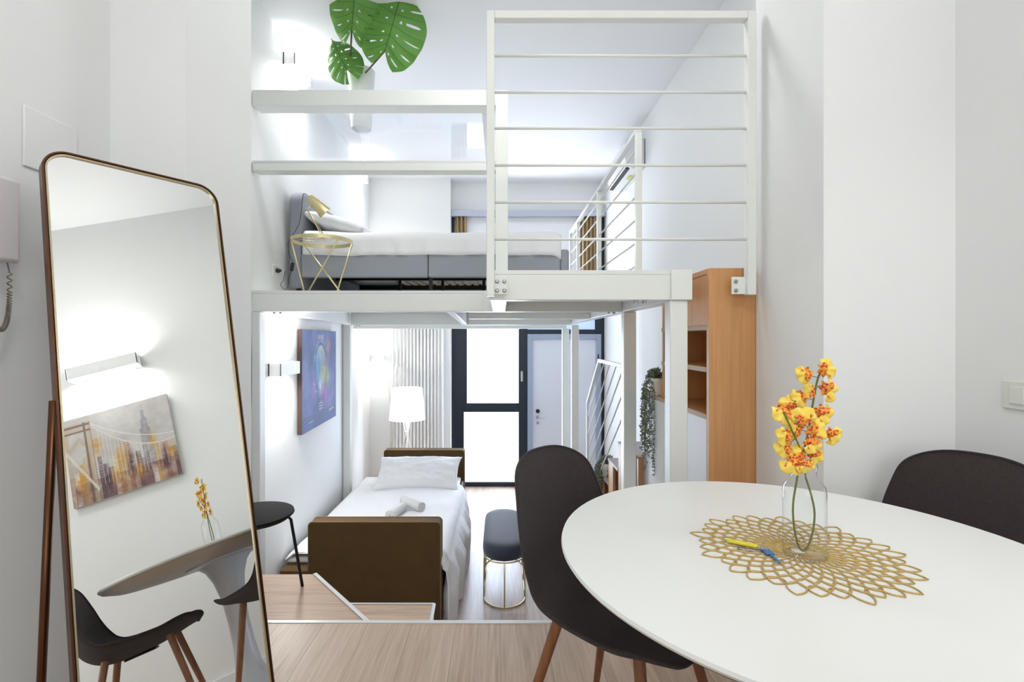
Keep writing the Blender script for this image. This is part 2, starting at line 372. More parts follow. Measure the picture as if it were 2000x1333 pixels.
build('window_handle', MB().box(wx(1017), wx(1021), 7.03, 7.07, wz(745), wz(725)).box(wx(1018), wx(1020), 7.02, 7.04, wz(745), wz(728)), M_chrome, wn, bevel=.003)
dm = MB().box(wx(1030), wx(1040), 7.04, 7.15, ZL, wz(653)).box(wx(1163), wx(1173), 7.04, 7.15, ZL, wz(653)).box(wx(1040), wx(1163), 7.04, 7.15, wz(663), wz(653))
dr = tag(build('door_1', dm, M_doorframe, bevel=.004), kind='structure')
leafd = build('door_leaf', MB().box(wx(1040), wx(1163), 7.07, 7.12, ZL, wz(663)), M_doorleaf, dr)
h = MB().lathe([(.026, 0), (.026, .012)], (wx(1050), 7.07, wz(815)), 16, axis=(0, -1, 0)).tube([(wx(1050), 7.06, wz(815)), (wx(1050), 7.02, wz(815)), (wx(1065), 7.02, wz(815))], .009)
build('door_handle', h, M_chrome, leafd, smooth=True, angle=40)
build('door_knob', MB().lathe([(.028, 0), (.028, .02), (.018, .03)], (wx(1050), 7.07, wz(803)), 20, axis=(0, -1, 0)), M_black, leafd, smooth=True, angle=40)
build('keyhole_plate', MB().lathe([(.02, 0), (.02, .008)], (wx(1050), 7.07, wz(826)), 16, axis=(0, -1, 0)), M_chrome, leafd)
build('door_hinge', MB().box(wx(1166), wx(1168), 7.03, 7.045, wz(708), wz(692)), M_blackm, dr)

# ------------------------------------------------------------ steel mezzanine
ZB = 1.397
mz = thing('steel_mezzanine', 'cream painted steel mezzanine carrying the loft bedroom above the lower room', 'mezzanine', (.8, 2.26, ZL))
dk = MB().prism([(xw(3.15) + .012, 3.15), (-.05, 3.15), (-.05, 2.22), (.86, 2.22), (.86, 5.9), (xw(5.9) + .012, 5.9)], 1.514, ZD)
build('deck', dk, M_steel, mz)
def beam(y0, y1, x0, x1, zb=ZB, m_=M_steel): build('beam', MB().box(x0, x1, y0, y1, zb, 1.514), m_, mz, bevel=.004)
beam(3.15, 3.23, xw(3.15) + .012, .78)
beam(2.22, 2.30, -.05, .78)
beam(4.28, 4.35, -.28, .78)
beam(5.42, 5.5, xw(5.4) + .09, .78, 1.378)
beam(5.82, 5.9, xw(5.8) + .02, .78, 1.345)
build('beam', MB().box(-.05, .03, 2.30, 3.15, ZB, 1.514), M_steelw, mz, bevel=.004)
build('beam', MB().box(.78, .86, 2.22, 5.9, ZB, 1.514), M_steelw, mz, bevel=.004)
def slantbeam(xa, ya, xb, yb, w_, zt=1.514):
    build('beam', MB().add([(xa, ya, ZB), (xa + w_, ya, ZB), (xb + w_, yb, ZB - .012), (xb, yb, ZB - .012), (xa, ya, zt), (xa + w_, ya, zt), (xb + w_, yb, zt), (xb, yb, zt)],
          [(0, 3, 2, 1), (4, 5, 6, 7), (0, 1, 5, 4), (2, 3, 7, 6), (0, 4, 7, 3), (1, 2, 6, 5)]), M_steelw, mz, bevel=.004)
slantbeam(xw(3.23) + .012, 3.235, xw(5.4) + .012, 5.41, .07)
slantbeam(-.36, 3.235, -.43, 5.41, .055)
def post(x0, x1, y0, y1, z1, z0=ZL, m_=None):
    p = build('post', MB().box(x0, x1, y0, y1, z0 + .008, z1), m_ or M_steel, mz, bevel=.006)
    build('foot_plate', MB().box(x0 - .02, x1 + .02, y0 - .02, y1 + .02, z0, z0 + .008), M_steel, p)
    return p
post(.766, .846, 2.22, 2.30, ZB)
post(.79, .87, 3.15, 3.23, ZB)
post(-1.598, -1.545, 3.15, 3.23, ZB, m_=M_steelw)
post(.783, .863, 5.42, 5.5, ZB - .02)
post(.731, .811, 5.82, 5.9, 1.345)
post(-1.742, -1.662, 5.42, 5.5, 1.378)
build('end_cap', MB().box(.766, .86, 2.205, 2.2195, ZB, ZD), M_steel, mz, bevel=.002)
for (cx, cy, cz) in [(-.075, 3.143, 1.49), (-.075, 3.143, 1.43), (.055, 3.143, 1.43), (.1, 4.27, 1.47), (.7, 3.143, 1.43)]:
    build('bolt', MB().lathe([(.011, 0), (.011, .006), (.006, .008)], (cx, cy + .007, cz), 8, axis=(0, -1, 0)), M_steel, mz)
build('joint_plate', MB().box(-.11, -.052, 3.142, 3.1499, ZB + .002, ZD - .001), M_steel, mz, bevel=.001)
for x_, y_ in ((-1.47, 3.19), (-1.43, 3.19), (.7, 3.19), (.735, 3.19), (.62, 2.26), (.66, 2.26), (-1.6, 5.46), (-1.57, 5.46)):
    build('bolt', MB().lathe([(.009, 0), (.009, .012)], (x_, y_, ZB - .0125 if y_ < 5 else 1.365), 6), M_zinc, mz)

# railing bolted in front of the landing
rl = thing('front_railing', 'tall cream steel railing with seven thin horizontal bars at the loft landing', 'railing', (.5, 2.14, 1.41))
def rx(x): return (x - VX) / F * 2.13
def rz(y): return EYE - (y - VY) / F * 2.13
build('frame_post', MB().box(rx(950), rx(966), 2.13, 2.17, rz(578), rz(20)), M_steel, rl, bevel=.003)
build('frame_post', MB().box(rx(1461), rx(1478), 2.13, 2.17, rz(576), rz(20)), M_steel, rl, bevel=.003)
build('top_bar', MB().box(rx(966), rx(1461), 2.13, 2.17, rz(35), rz(20)), M_steel, rl, bevel=.003)
for y_ in (104, 176, 247, 320, 393, 466):
    build('rail_bar', MB().tube([(rx(964), 2.15, rz(y_)), (rx(1463), 2.15, rz(y_))], .0062, 10), M_steel, rl, smooth=True)
for (a, b) in ((966, 990), (1434, 1461)):
    pl = build('mounting_plate', MB().box(rx(a), rx(b), 2.15, 2.158, rz(574), rz(540)), M_steel, rl, bevel=.001)
    for yy in (549, 567):
        for xx in ((971, 985) if a < 1000 else (1441,)):
            build('bolt', MB().lathe([(.009, 0), (.009, .006), (.005, .009)], (rx(xx), 2.15, rz(yy)), 6, axis=(0, -1, 0)), M_zinc, pl)
build('spacer', MB().box(rx(962), rx(990), 2.158, 2.2195, rz(560), rz(548)), M_steel, rl)
# railing along the stair side of the loft
rs = thing('stair_side_railing', 'white steel railing running back along the stair side of the loft bed', 'railing', (.84, 3.2, ZD))
XS = .85
for y_ in (3.0, 4.2, 5.32):
    build('rail_post', MB().box(XS - .028, XS + .008, y_ - .018, y_ + .018, ZD, 2.48), M_steel, rs, bevel=.003)
build('hand_rail', MB().box(XS - .028, XS + .008, 2.982, 5.9, 2.48, 2.51), M_steelw, rs, bevel=.003)
for k in range(6):
    z = ZD + .14 + k * .145
    build('rail_bar', MB().tube([(XS - .01, 3.0, z), (XS - .01, 5.88, z)], .006, 8), M_steelw, rs, smooth=True)
build('rail_post', MB().box(XS - .028, XS + .008, 5.87, 5.9, ZD, 2.48), M_steelw, rs, bevel=.003)

# column and glass storage shelf above the bed
gs = thing('overhead_shelf', 'cream steel frame with glass top spanning over the loft bed', 'shelf', (-.03, 3.2, ZD))
build('column', MB().box(-.034, .046, 3.15, 3.23, ZD, 2.82), M_steel, gs, bevel=.004)
build('front_beam', MB().box(xw(3.15) + .012, -.034, 3.15, 3.265, 2.72, 2.82), M_steel, gs, bevel=.003)
build('lower_beam', MB().box(xw(3.15) + .012, -.034, 3.15, 3.24, 2.302, 2.352), M_steel, gs, bevel=.003)
build('lower_beam_flange', MB().box(xw(3.15) + .012, -.034, 3.152, 3.20, 2.353, 2.368), M_steelw, gs, bevel=.002)
build('rear_angle', MB().box(xw(4.4) + .012, -.125, 4.361, 4.40, 2.765, 2.80), M_steelw, gs)
build('side_beam', MB().box(-.125, -.05, 3.265, 4.40, 2.72, 2.8), M_steelw, gs, bevel=.003)
build('glass_top', MB().prism([(xw(3.27) + .02, 3.27), (-.13, 3.27), (-.13, 4.36), (xw(4.36) + .02, 4.36)], 2.788, 2.8), M_shelfglass, gs)

# ------------------------------------------------------------ monstera on the glass shelf
def leaf_mb(org, xdir, ydir, L, W, curl=.1, seed=0, slits=None, droop=.0):
    """heart-shaped leaf: org = petiole joint, ydir = midrib direction, xdir = sideways"""
    X = Vector(xdir).normalized(); Y = Vector(ydir).normalized(); N = X.cross(Y).normalized(); rnd = random.Random(seed)
    org = Vector(org)
    def P(u, v, s):
        th = R(-72 + 162 * u) ; uu = u ** 1.15
        rad = 1.0 + .06 * math.sin(9 * u + seed)
        ex = math.cos(th) * W * .5 * rad; ey = (.32 * L) + (math.sin(th) * (.62 if th < 0 else .68) * L)
        if u > .9: ex *= 1 - .15 * (u - .9) / .1
        mx, my = 0, L * uu
        bend = .08 * L * math.sin(math.pi * v) * (1 if u < .6 else .3)
        x = mx * (1 - v) + ex * v; y = my * (1 - v) + ey * v - bend * .5
        n = curl * L * (-(v * v) * .6) - droop * L * (y / L) ** 2 + .012 * L * math.sin(u * 40) * v
        return org + X * x * s + Y * y + N * n
    mb = MB(); ns = 6
    for s in (-1, 1):
        cuts = [(k + .5 + rnd.uniform(-.12, .12)) / ns for k in range(ns)]
        deep = [rnd.uniform(.34, .55) for _ in cuts]
        wid = [rnd.uniform(.006, .011) for _ in cuts]; endv = [1.1 if rnd.random() < .35 else rnd.uniform(.78, .95) for _ in cuts]
        def keep(u, v):
            for c, d, w_, ev in zip(cuts, deep, wid, endv):
                if d < v < ev and abs(u - c) < w_ * min(1, (v - d) * 6 + .25, (ev - v) * 8 + .2): return False
                # small oval hole nearer the midrib
                if ((u - c + .012) / .013) ** 2 + ((v - .22) / .045) ** 2 < 1: return False
            return True
        mb.grid(lambda u, v: P(u, v, s), 280, 44, keep)
    vein = MB()
    vein.tube([P(u / 20, 0, 1) + N * .001 for u in range(21)], .0028, 6)
    for s in (-1, 1):
        for k in range(ns - 1):
            u = (k + 1) / ns
            vein.tube([P(u, v / 8, s) + N * .001 for v in range(8)], .0012, 5)
    return mb, vein, P
mo = thing('potted_monstera', 'green split-leaf monstera in a tall white pot on the overhead glass shelf', 'plant', (-1.05, 3.72, 2.80))
pc = at(706, 250, 3.70); pc.z = 2.801; 
ptop = .435
build('pot', MB().lathe([(.06, 0), (.072, .0), (.077, .02), (.101, ptop - .01), (.101, ptop), (.092, ptop), (.09, ptop - .05), (.02, ptop - .06)], pc, 40, capt=True), M_pot, mo, smooth=True, angle=35)
build('soil', MB().lathe([(.089, 0), (.089, .01)], pc + Vector((0, 0, ptop - .055)), 24), M_stem, mo)
root = pc + Vector((0, 0, ptop - .04))
j1 = at(687, 57, 3.32); j2 = at(752, 99, 3.36); j3 = at(677, 136, 3.50)
for j, pts in ((j1, [root, root + Vector((-.01, -.04, .1)), at(684, 120, 3.56), j1]), (j2, [root, at(716, 140, 3.6), j2]), (j3, [root, root + Vector((-.02, -.05, .07)), j3])):
    build('stem', MB().tube(pts, .006, 8), M_stem, mo, smooth=True)
def put_leaf(j, xd, yd, L, W, **k):
    mb, ve, P = leaf_mb(j, xd, yd, L, W, **k)
    lf = build('leaf', mb, M_leaf, mo, smooth=True, weld=True, solid=.0012)
    build('leaf_veins', ve, M_vein, lf, smooth=True)
put_leaf(j1, (1, .1, -.15), (.22, -.42, .88), .36, .34, curl=.3, seed=3)
put_leaf(j2, (.93, .1, -.36), (.37, -.25, .93), .375, .46, curl=.2, seed=8)
put_leaf(j3, (.88, -.1, .42), (-.44, .08, .88), .26, .26, curl=.35, seed=5)

# ------------------------------------------------------------ sconces
def sconce(label, base, yA, yB, zc, side, power, h=.09, d=.1, group='white box wall lights'):
    xwall = (xw(yA) + xw(yB)) / 2 if side == 'left' else XR
    sg = 1 if side == 'left' else -1
    t = thing('wall_sconce', label, 'wall light', (xwall, (yA + yB) / 2, zc), group)
    x0, x1 = sorted((xwall + sg * .012, xwall + sg * d))
    b = MB(); th = .004
    b.box(x0, x1, yA, yA + th, zc - h / 2, zc + h / 2).box(x0, x1, yB - th, yB, zc - h / 2, zc + h / 2)
    xf0, xf1 = sorted((xwall + sg * (d - th), xwall + sg * d)); b.box(xf0, xf1, yA, yB, zc - h / 2, zc + h / 2)
    xf0, xf1 = sorted((xwall - sg*.02, xwall + sg * (.02))); b.box(xf0, xf1, yA, yB, zc - h / 2, zc + h / 2)
    build('housing', b, M_white, t)
    xi0, xi1 = sorted((xwall + sg * .022, xwall + sg * (d - .006)))
    build('diffuser', MB().box(xi0, xi1, yA + .006, yB - .006, zc - h / 2 + .012, zc + h / 2 - .012), M_glow, t)
    for s in (-1, 1):
        area_light('lamp', ((xi0 + xi1) / 2, (yA + yB) / 2, zc + s * (h / 2 - .008)), (0, 0, s), xi1 - xi0, yB - yA - .02, power, (1.0, .99, .97), t, (xwall, (yA + yB) / 2, zc), 150)
    return t
sconce('white box wall light close to the ceiling above the overhead glass shelf', 0, 3.69, 4.02, 3.335, 'left', 11)
sconce('white box wall light on the left loft wall near the far end of the bed', 0, 5.95, 6.27, 3.25, 'left', 4.5)
sconce('white box wall light left of the lightbulb canvas', 0, 3.42, 3.75, 1.005, 'left', 9)
sconce('long white box wall light above the bridge painting, seen in the mirror', 0, .19, .63, 2.38, 'right', 4.5, h=.09)
# far sconce on the facing wall
t = thing('wall_sconce', 'small white box wall light on the far wall beside the branches', 'wall light', at(739, 700, 6.87), 'white box wall lights')
c = at(739, 700, 6.85); 
build('housing', MB().box(c.x - .08, c.x + .08, 6.80, 6.804, c.z - .045, c.z + .045).box(c.x - .08, c.x - .076, 6.804, 6.9, c.z - .045, c.z + .045).box(c.x + .076, c.x + .08, 6.804, 6.9, c.z - .045, c.z + .045).box(c.x - .076, c.x + .076, 6.88, 6.9, c.z - .045, c.z + .045), M_white, t)
build('diffuser', MB().box(c.x - .07, c.x + .07, 6.81, 6.875, c.z - .03, c.z + .03), M_glow, t)
for s in (-1, 1): area_light('lamp', (c.x, 6.845, c.z + s * .037), (0, 0, s), .13, .06, 3.4, (1, .98, .95), t, at(739, 700, 6.87), 150)

# ------------------------------------------------------------ pictures
def canvas(name, t, corner, U, V, wu, hv, thick, color, nu, nv, edge, label=None):
    """corner = bottom corner at image left; U along image right, V up; N towards viewer"""
    U = Vector(U).normalized(); V = Vector(V).normalized(); N = U.cross(V)
    me_b = MB(); c = Vector(corner)
    vs = [c + U * a * wu + V * b * hv + N * d for d in (0, thick) for a, b in ((0, 0), (1, 0), (1, 1), (0, 1))]
    me_b.add(vs, [(0, 3, 2, 1), (4, 5, 6, 7), (0, 1, 5, 4), (1, 2, 6, 5), (2, 3, 7, 6), (3, 0, 4, 7)])
    build('stretched_canvas', me_b, edge, t)
    g = MB().grid(lambda u, v: c + U * u * wu + V * v * hv + N * (thick + .0015), nu, nv)
    o = build('painting', g, vcol_mat(name + '_paint'), t)
    at_ = o.data.color_attributes.new('paint', 'FLOAT_COLOR', 'POINT')
    i = 0
    for a in range(nu + 1):
        for b in range(nv + 1):
            at_.data[i].color = (*lin(color(a / nu, b / nv)), 1); i += 1
def mixc(a, b, t): t = max(0, min(1, t)); return tuple(x * (1 - t) + y * t for x, y in zip(a, b))
def nz(x, y, s, k=0): return noise.noise(Vector((x * s, y * s, k)))
def fbm(x, y, s, k=0): return nz(x, y, s, k) * .6 + nz(x, y, s * 2.3, k + 5) * .3 + nz(x, y, s * 5, k + 9) * .2
def seg_d(px, py, ax, ay, bx, by):
    dx, dy = bx - ax, by - ay; t = max(0, min(1, ((px - ax) * dx + (py - ay) * dy) / (dx * dx + dy * dy + 1e-9)))
    return math.hypot(px - ax - t * dx, py - ay - t * dy)
def bulb_col(u, v):
    x, y = u * 1.0, v * .86       # metres-ish: width 1.0, height .86
    c = mixc((70, 88, 138), (112, 124, 178), .5 + fbm(x, y, 3) * 1.4)
    c = mixc(c, (140, 130, 180), max(0, fbm(x, y, 2, 7)) * 1.1)
    cx, cy = .50, .50; rx_, ry_ = .165, .24
    d = math.hypot((x - cx) / rx_, (y - cy) / ry_)
    def blob(px, py, s, col, k, c):
        g = math.exp(-(((x - px) / s) ** 2 + ((y - py) / (s * 1.25)) ** 2)); g *= .75 + fbm(x, y, 14, k) * .9
        return mixc(c, col, g * .95)
    c = blob(.45, .50, .11, (88, 170, 222), 1, c); c = blob(.60, .46, .10, (206, 204, 92), 2, c)
    c = blob(.62, .27, .08, (206, 84, 196), 3, c); c = blob(.50, .36, .07, (226, 228, 240), 4, c)
    c = blob(.74, .72, .06, (222, 150, 140), 5, c); c = blob(.50, .68, .09, (170, 190, 200), 6, c)
    c = blob(.3, .35, .08, (150, 120, 200), 8, c); c = blob(.72, .42, .06, (170, 196, 130), 9, c); c = blob(.35,.62,.05,(96,150,220),2,c)
    if y > cy - .12:
        e = abs(d - 1)
        if e < .045: c = mixc(c, (38, 46, 74), 1 - e / .045)
        if .78 < d < .93 and y > cy + .08: c = mixc(c, (226, 214, 150), .5 + fbm(x, y, 25, 3))
    else:
        for sx in (-1, 1):
            e = seg_d(x, y, cx + sx * rx_ * .87, cy - .12, cx + sx * .06, cy - .28)
            if e < .007: c = mixc(c, (40, 48, 80), .8)
    if abs(x - cx) < .06 and .12 < y < .22:
        k = (y - .12) / .026; e = abs(k - round(k)) 
        if e < .22: c = mixc(c, (212, 208, 226), .75)
    if abs(abs(x - cx) - .062) < .006 and .1 < y < .24: c = mixc(c, (44, 50, 80), .7)
    g = fbm(x, y, 30, 12)
    if g > .3 and d < 1.3: c = mixc(c, (224, 226, 236), (g - .3) * 3)
    if .78 < y < .825 and abs(x - .5) < .075:
        if abs((x * 38) % 1 - .5) < .25 and abs(y - .8) < .018: c = mixc(c, (214, 206, 184), .75)
    if y < .13: c = mixc(c, (74, 86, 140), .45)
    if .128 < y < .134: c = mixc(c, (120, 130, 186), .6)
    if .06 < y < .075 and .16 < x < .30 and abs((x * 60) % 1 - .5) < .35: c = mixc(c, (150, 200, 232), .8)
    if abs(y - (.095 + (x - .8) * .1)) < .007 and .76 < x < .92: c = mixc(c, (188, 214, 120), .8)
    return c
ya, yb = 3.99, 5.0
pA = Vector((xw(ya) + .006, ya, .44)); pB = Vector((xw(yb) + .006, yb, .44))
t = thing('canvas_picture', 'dark blue canvas print of a colourful splashed light bulb on the lower left wall', 'picture', pA)
canvas('bulb', t, pA, (pB - pA), (0, 0, 1), (pB - pA).length, .86, .034, lambda u, v: bulb_col(u, v), 200, 172, M_canvasedge)

def bridge_col(u, v):
    # u = 0 at the end nearest the room's back wall; generic suspension bridge and hazy towers
    x, y = u, v
    c = mixc((206, 204, 202), (182, 176, 174), .5 + fbm(x, y, 4) * 1.2)
    if y < .62:      # city band
        k = int(x * 23); hgt = .30 + .28 * abs(math.sin(k * 12.9898 + 3)) * (.55 + .45 * abs(math.sin(x * 3.1 + .4)))
        pal = [(122, 92, 96), (196, 186, 176), (188, 148, 92), (110, 96, 112), (168, 120, 92), (214, 206, 196), (90, 70, 78), (186, 160, 130)]
        if y < hgt:
            cc = pal[k * 5 % 8]; f = .5 + fbm(x * 1.6, y, 13, k)
            c = mixc(c, cc, min(.92, .3 + f * .6 + (hgt - y) * .9))
            if ((y * 34) % 1 < .3) and (x * 23 % 1 > .3) and y > .2: c = mixc(c, (222, 214, 204), .45)
    # hazy tall tower
    tx = .735
    if abs(x - tx) < (.05 if y < .66 else .035 if y < .78 else .018 if y < .88 else .005) and .2 < y < .96:
        c = mixc(c, (140, 136, 142), .6 + fbm(x, y, 18) * .6)
    if y < .24: c = mixc(c, (110, 66, 60), .35 + fbm(x, y, 7, 4) * .9)
    for gx, gy, s in ((.1, .25, .06), (.48, .38, .06), (.27, .62, .05), (.78, .5, .04), (.95, .3, .05), (.4, .22, .05), (.62, .2, .05)):
        g = math.exp(-(((x - gx) / s) ** 2 + ((y - gy) / (s * 1.8)) ** 2)); c = mixc(c, (196, 140, 48), g * (.6 + fbm(x, y, 20, 2)))
    for gx, gy in ((.33, .2), (.88, .22), (.2, .12), (.56, .3)):
        g = math.exp(-(((x - gx) / .035) ** 2 + ((y - gy) / .14) ** 2)); c = mixc(c, (66, 48, 62), g * (.7 + fbm(x, y, 16, 3)))
    cab = (214, 206, 198)
    # stone tower with pointed arch at the left
    tw = (186, 168, 146)
    inside = (.0 < x < .245 and y < .93)
    if inside:
        ax = .125; leg = (x > .185 or x < .04)
        arch = y > .70 - abs(x - ax) * 1.1 - .06 and y > .25
        if leg or y > .83 or (arch and abs(y - (.74 - abs(x - ax) * 1.4)) < .035):
            c = mixc(c, tw, .72 + fbm(x, y, 14) * .5)
        if abs(x - .187) < .008 or abs(x - .243) < .007 or abs(y - .90) < .012 or abs(y - .83) < .01: c = mixc(c, (90, 68, 60), .6)
    # main cables
    if x > .24:
        s_ = (x - .24) / .76; yc = .88 - 1.02 * s_ + .60 * s_ * s_
        if abs(y - yc) < .010: c = mixc(c, cab, .9)
        yc2 = .90 - .72 * s_ + .34 * s_ * s_
        if abs(y - yc2) < .006: c = mixc(c, (226, 220, 214), .8)
        if .16 < y < yc and (x * 30) % 1 < .10 and s_ < .9: c = mixc(c, (224, 218, 212), .6)
    else:
        if seg_d(x, y, .0, .62, .24, .12) < .012: c = mixc(c, cab, .85)
    return c
t = thing('canvas_picture', 'hazy grey and ochre canvas painting of a suspension bridge and city, seen in the mirror', 'picture', (XR - .006, .75, 1.43))
# U runs from y=.745 to y=.10 for a viewer facing the wall; u is flipped so u=0 lies at y=.10
canvas('bridge', t, (XR - .006, .75, 1.435), (0, -1, 0), (0, 0, 1), .648, .625, .03, lambda u, v: bridge_col(1 - u, v), 200, 190, M_canvasw)

# ------------------------------------------------------------ standing mirror
TL = Vector((-1.218, 1.3, 1.733)); Wd = Vector((.58529226, .81080664, -.00505588)); Dn = Vector((.19225283, -.14483271, -.97059896)); Nn = Vector((.78770034, -.56711205, .24064934))
WM, HM = .443, 1.733 / .9706
mr = thing('standing_mirror', 'tall leaning mirror with rounded corners and thin bronze metal frame', 'mirror', TL + Dn * HM)
def rrect(w_, h_, r, off=0, n=8):
    pts = []
    for cx, cy, a0 in ((w_ - r, r, -90), (w_ - r, h_ - r, 0), (r, h_ - r, 90), (r, r, 180)):
        for k in range(n + 1):
            a = R(a0 + 90 * k / n); pts.append((cx + (r - off) * math.cos(a), cy + (r - off) * math.sin(a)))
    return pts
def mp(x, y, d): return TL + Wd * x + Dn * y + Nn * d
def ring(o1, o2, d0, d1):
    a = rrect(WM, HM, .06, o1); b = rrect(WM, HM, .06, o2); n = len(a); mb = MB()
    vs = [mp(x, y, d0) for x, y in a] + [mp(x, y, d0) for x, y in b] + [mp(x, y, d1) for x, y in a] + [mp(x, y, d1) for x, y in b]
    fs = []
    for i in range(n):
        j = (i + 1) % n
        fs += [(i, j, n + j, n + i), (2 * n + i, 3 * n + i, 3 * n + j, 2 * n + j), (i, 2 * n + i, 2 * n + j, j), (n + i, n + j, 3 * n + j, 3 * n + i)]
    return mb.add(vs, fs)
build('frame', ring(0, .0045, -.03, .0), M_bronze, mr, smooth=True, angle=40)
build('frame_inset', ring(.0045, .0075, -.03, -.006), M_blackm, mr, smooth=True, angle=40)
build('frame_lip', ring(.0075, .0115, -.02, -.001), M_bronzel, mr, smooth=True, angle=40)
g = rrect(WM, HM, .06, .009); build('mirror_glass', MB().add([mp(x, y, -.006) for x, y in g] + [mp(x, y, -.012) for x, y in g], [tuple(range(len(g))), tuple(range(len(g), 2 * len(g)))[::-1]] + [(i, (i + 1) % len(g), len(g) + (i + 1) % len(g), len(g) + i) for i in range(len(g))]), M_mirror, mr)
build('backing', MB().add([mp(x, y, -.013) for x, y in g] + [mp(x, y, -.028) for x, y in g], [tuple(range(len(g))), tuple(range(len(g), 2 * len(g)))[::-1]] + [(i, (i + 1) % len(g), len(g) + (i + 1) % len(g), len(g) + i) for i in range(len(g))]), M_blackm, mr)
off = Vector((-.264, .159, 0))
lt = [mp(.0, .68, -.02), mp(WM, .68, -.02)]; ft = [mp(0, HM, 0) + off, mp(WM, HM, 0) + off]
for q in ft: q.z = .012
for a, b in zip(lt, ft): build('stand_leg', MB().tube([a, b], .0095, 10), M_bronze, mr, smooth=True)
build('stand_crossbar', MB().tube([ft[0], ft[1]], .0095, 10), M_bronze, mr, smooth=True)

# ------------------------------------------------------------ intercom, plates, switch
ic = thing('intercom_phone', 'pale grey wall intercom handset with coiled cord beside the mirror', 'intercom', (XL, 1.29, 1.43))
build('body', MB().box(XL, XL + .034, 1.20, 1.365, 1.43, 1.655), M_phone, ic, bevel=.008, seg=3)
hb = MB().grid(lambda u, v: Vector((XL + .036 + .036 * math.sin(math.pi * min(1, max(0, v * 1.0))) ** .4 + 0 * u, 1.285 + .075 * v, 1.432 + .22 * u)), 12, 12)
build('handset', MB().box(XL + .038, XL + .062, 1.245, 1.357, 1.427, 1.657), M_phone, ic, bevel=.012, seg=4)
def coil(path, r, turns, n):
    pts = []
    L = len(path) - 1
    for i in range(n + 1):
        t_ = i / n * L; k = min(int(t_), L - 1); f_ = t_ - k
        p = Vector(path[k]).lerp(Vector(path[k + 1]), f_); d = (Vector(path[k + 1]) - Vector(path[k])).normalized()
        q = d.cross(Vector((1, 0, 0))).normalized(); a = i / n * turns * 2 * math.pi
        pts.append(p + q * r * math.cos(a) + d.cross(q) * r * math.sin(a))
    return pts
cp = [];
for i in range(25):
    a = math.pi * (i / 24); cp.append(Vector((XL + .045, 1.315 - .024 * math.cos(a), 1.40 - .155 * math.sin(a) ** .55)))
build('coiled_cord', MB().tube(coil(cp, .0045, 70, 1100), .0018, 5), M_coil, ic, smooth=True)
build('cord_end', MB().tube([(XL + .045, 1.291, 1.40), (XL + .042, 1.30, 1.43)], .002, 6), M_coil, ic)
build('cord_end', MB().tube([(XL + .045, 1.339, 1.40), (XL + .042, 1.335, 1.43)], .002, 6), M_coil, ic)
pl = build('junction_cover', MB().box(XL, XL + .006, 1.42, 1.6, 1.723, 1.90), M_wall, base=(XL, 1.5, 1.81), bevel=.003); tag(pl, 'large blank white cover plate on the left wall above the intercom', 'cover plate')
sw = thing('light_switch', 'white light switch plate on the right wall above the brown chair', 'light switch', (XR, 1.51, 1.045))
build('switch_plate', MB().box(XR - .009, XR, 1.45, 1.57, 1.0, 1.09), M_switch, sw, bevel=.004, seg=3)
build('rocker', MB().box(XR - .014, XR - .009, 1.50, 1.545, 1.018, 1.072), M_switch, sw, bevel=.002)

# ------------------------------------------------------------ round table and what lies on it
TC = Vector((.665, 1.09, 0)); ZT = .753; RT = .527
tb = thing('round_table', 'large round white pedestal table in the foreground', 'table', TC)
build('tabletop', MB().lathe([(RT - .05, ZT - .032), (RT - .004, ZT - .012), (RT, ZT - .006), (RT - .002, ZT), (.0001, ZT)], TC, 128), M_table, tb, smooth=True, angle=30)
build('edge_underside', MB().lathe([(.28, ZT - .05), (RT - .06, ZT - .036), (RT - .012, ZT - .0185)], TC, 96, capb=True, capt=False), M_tableedge, tb, smooth=True, angle=30)
build('support_plate', MB().lathe([(.16, ZT - .062), (.18, ZT - .058), (.18, ZT - .05)], TC, 48), M_pedestal, tb, smooth=True, angle=30)
build('pedestal', MB().lathe([(.275, 0), (.27, .008), (.2, .022), (.13, .045), (.085, .09), (.062, .16), (.05, .27), (.048, .38), (.055, .5), (.075, .6), (.1, .66), (.13, ZT - .062)], TC, 64), M_pedestal, tb, smooth=True, angle=50)
# placemat
pm = MB(); NP = 34; cm = Vector((.655, 1.083, ZT + .0015))
def petal(r0, r1, a, wang):
    pts = []
    for s in (0, 1):
        for i in range(9):
            q = i / 9 if s == 0 else 1 - i / 9
            rr = r0 + (r1 - r0) * q; w_ = wang * math.sin(math.pi * q ** .8) ** .8 * (1 if s == 0 else -1)
            pts.append(cm + Vector((rr * math.cos(a + w_), rr * math.sin(a + w_), 0)))
    return pts
rk = [.016, .034, .056, .078, .1, .122, .144, .167, .192, .218]
for k in range(len(rk) - 2):
    for i in range(NP):
        a = 2 * math.pi * (i + .5 * (k % 2)) / NP
        jit = .012 * math.sin(i * 2.3 + k) if k == len(rk) - 3 else 0
        pm.tube(petal(rk[k], rk[k + 2] - .008 + jit, a, math.pi / NP * .96), .0017, 5, closed=True)
tag(build('placemat', pm, M_gold, base=cm, smooth=True), 'gold openwork petal placemat in the middle of the white table', 'placemat')
# bottle vase
VC = Vector((.6535, 1.058, ZT + .0032))
vs_ = [(.0225, .196), (.0236, .199), (.0248, .197), (.0248, .188), (.0228, .185), (.0228, .173), (.029, .164), (.039, .149), (.0415, .136), (.0415, .006), (.039, 0), (.034, .0005), (.030, .005), (.0001, .007)]
va = thing('bottle_vase', 'clear glass bottle vase holding yellow orchids on the gold placemat', 'vase', VC)
build('glass', MB().lathe(vs_, VC, 64, capb=False, capt=False), M_bottle, va, smooth=True, angle=60)
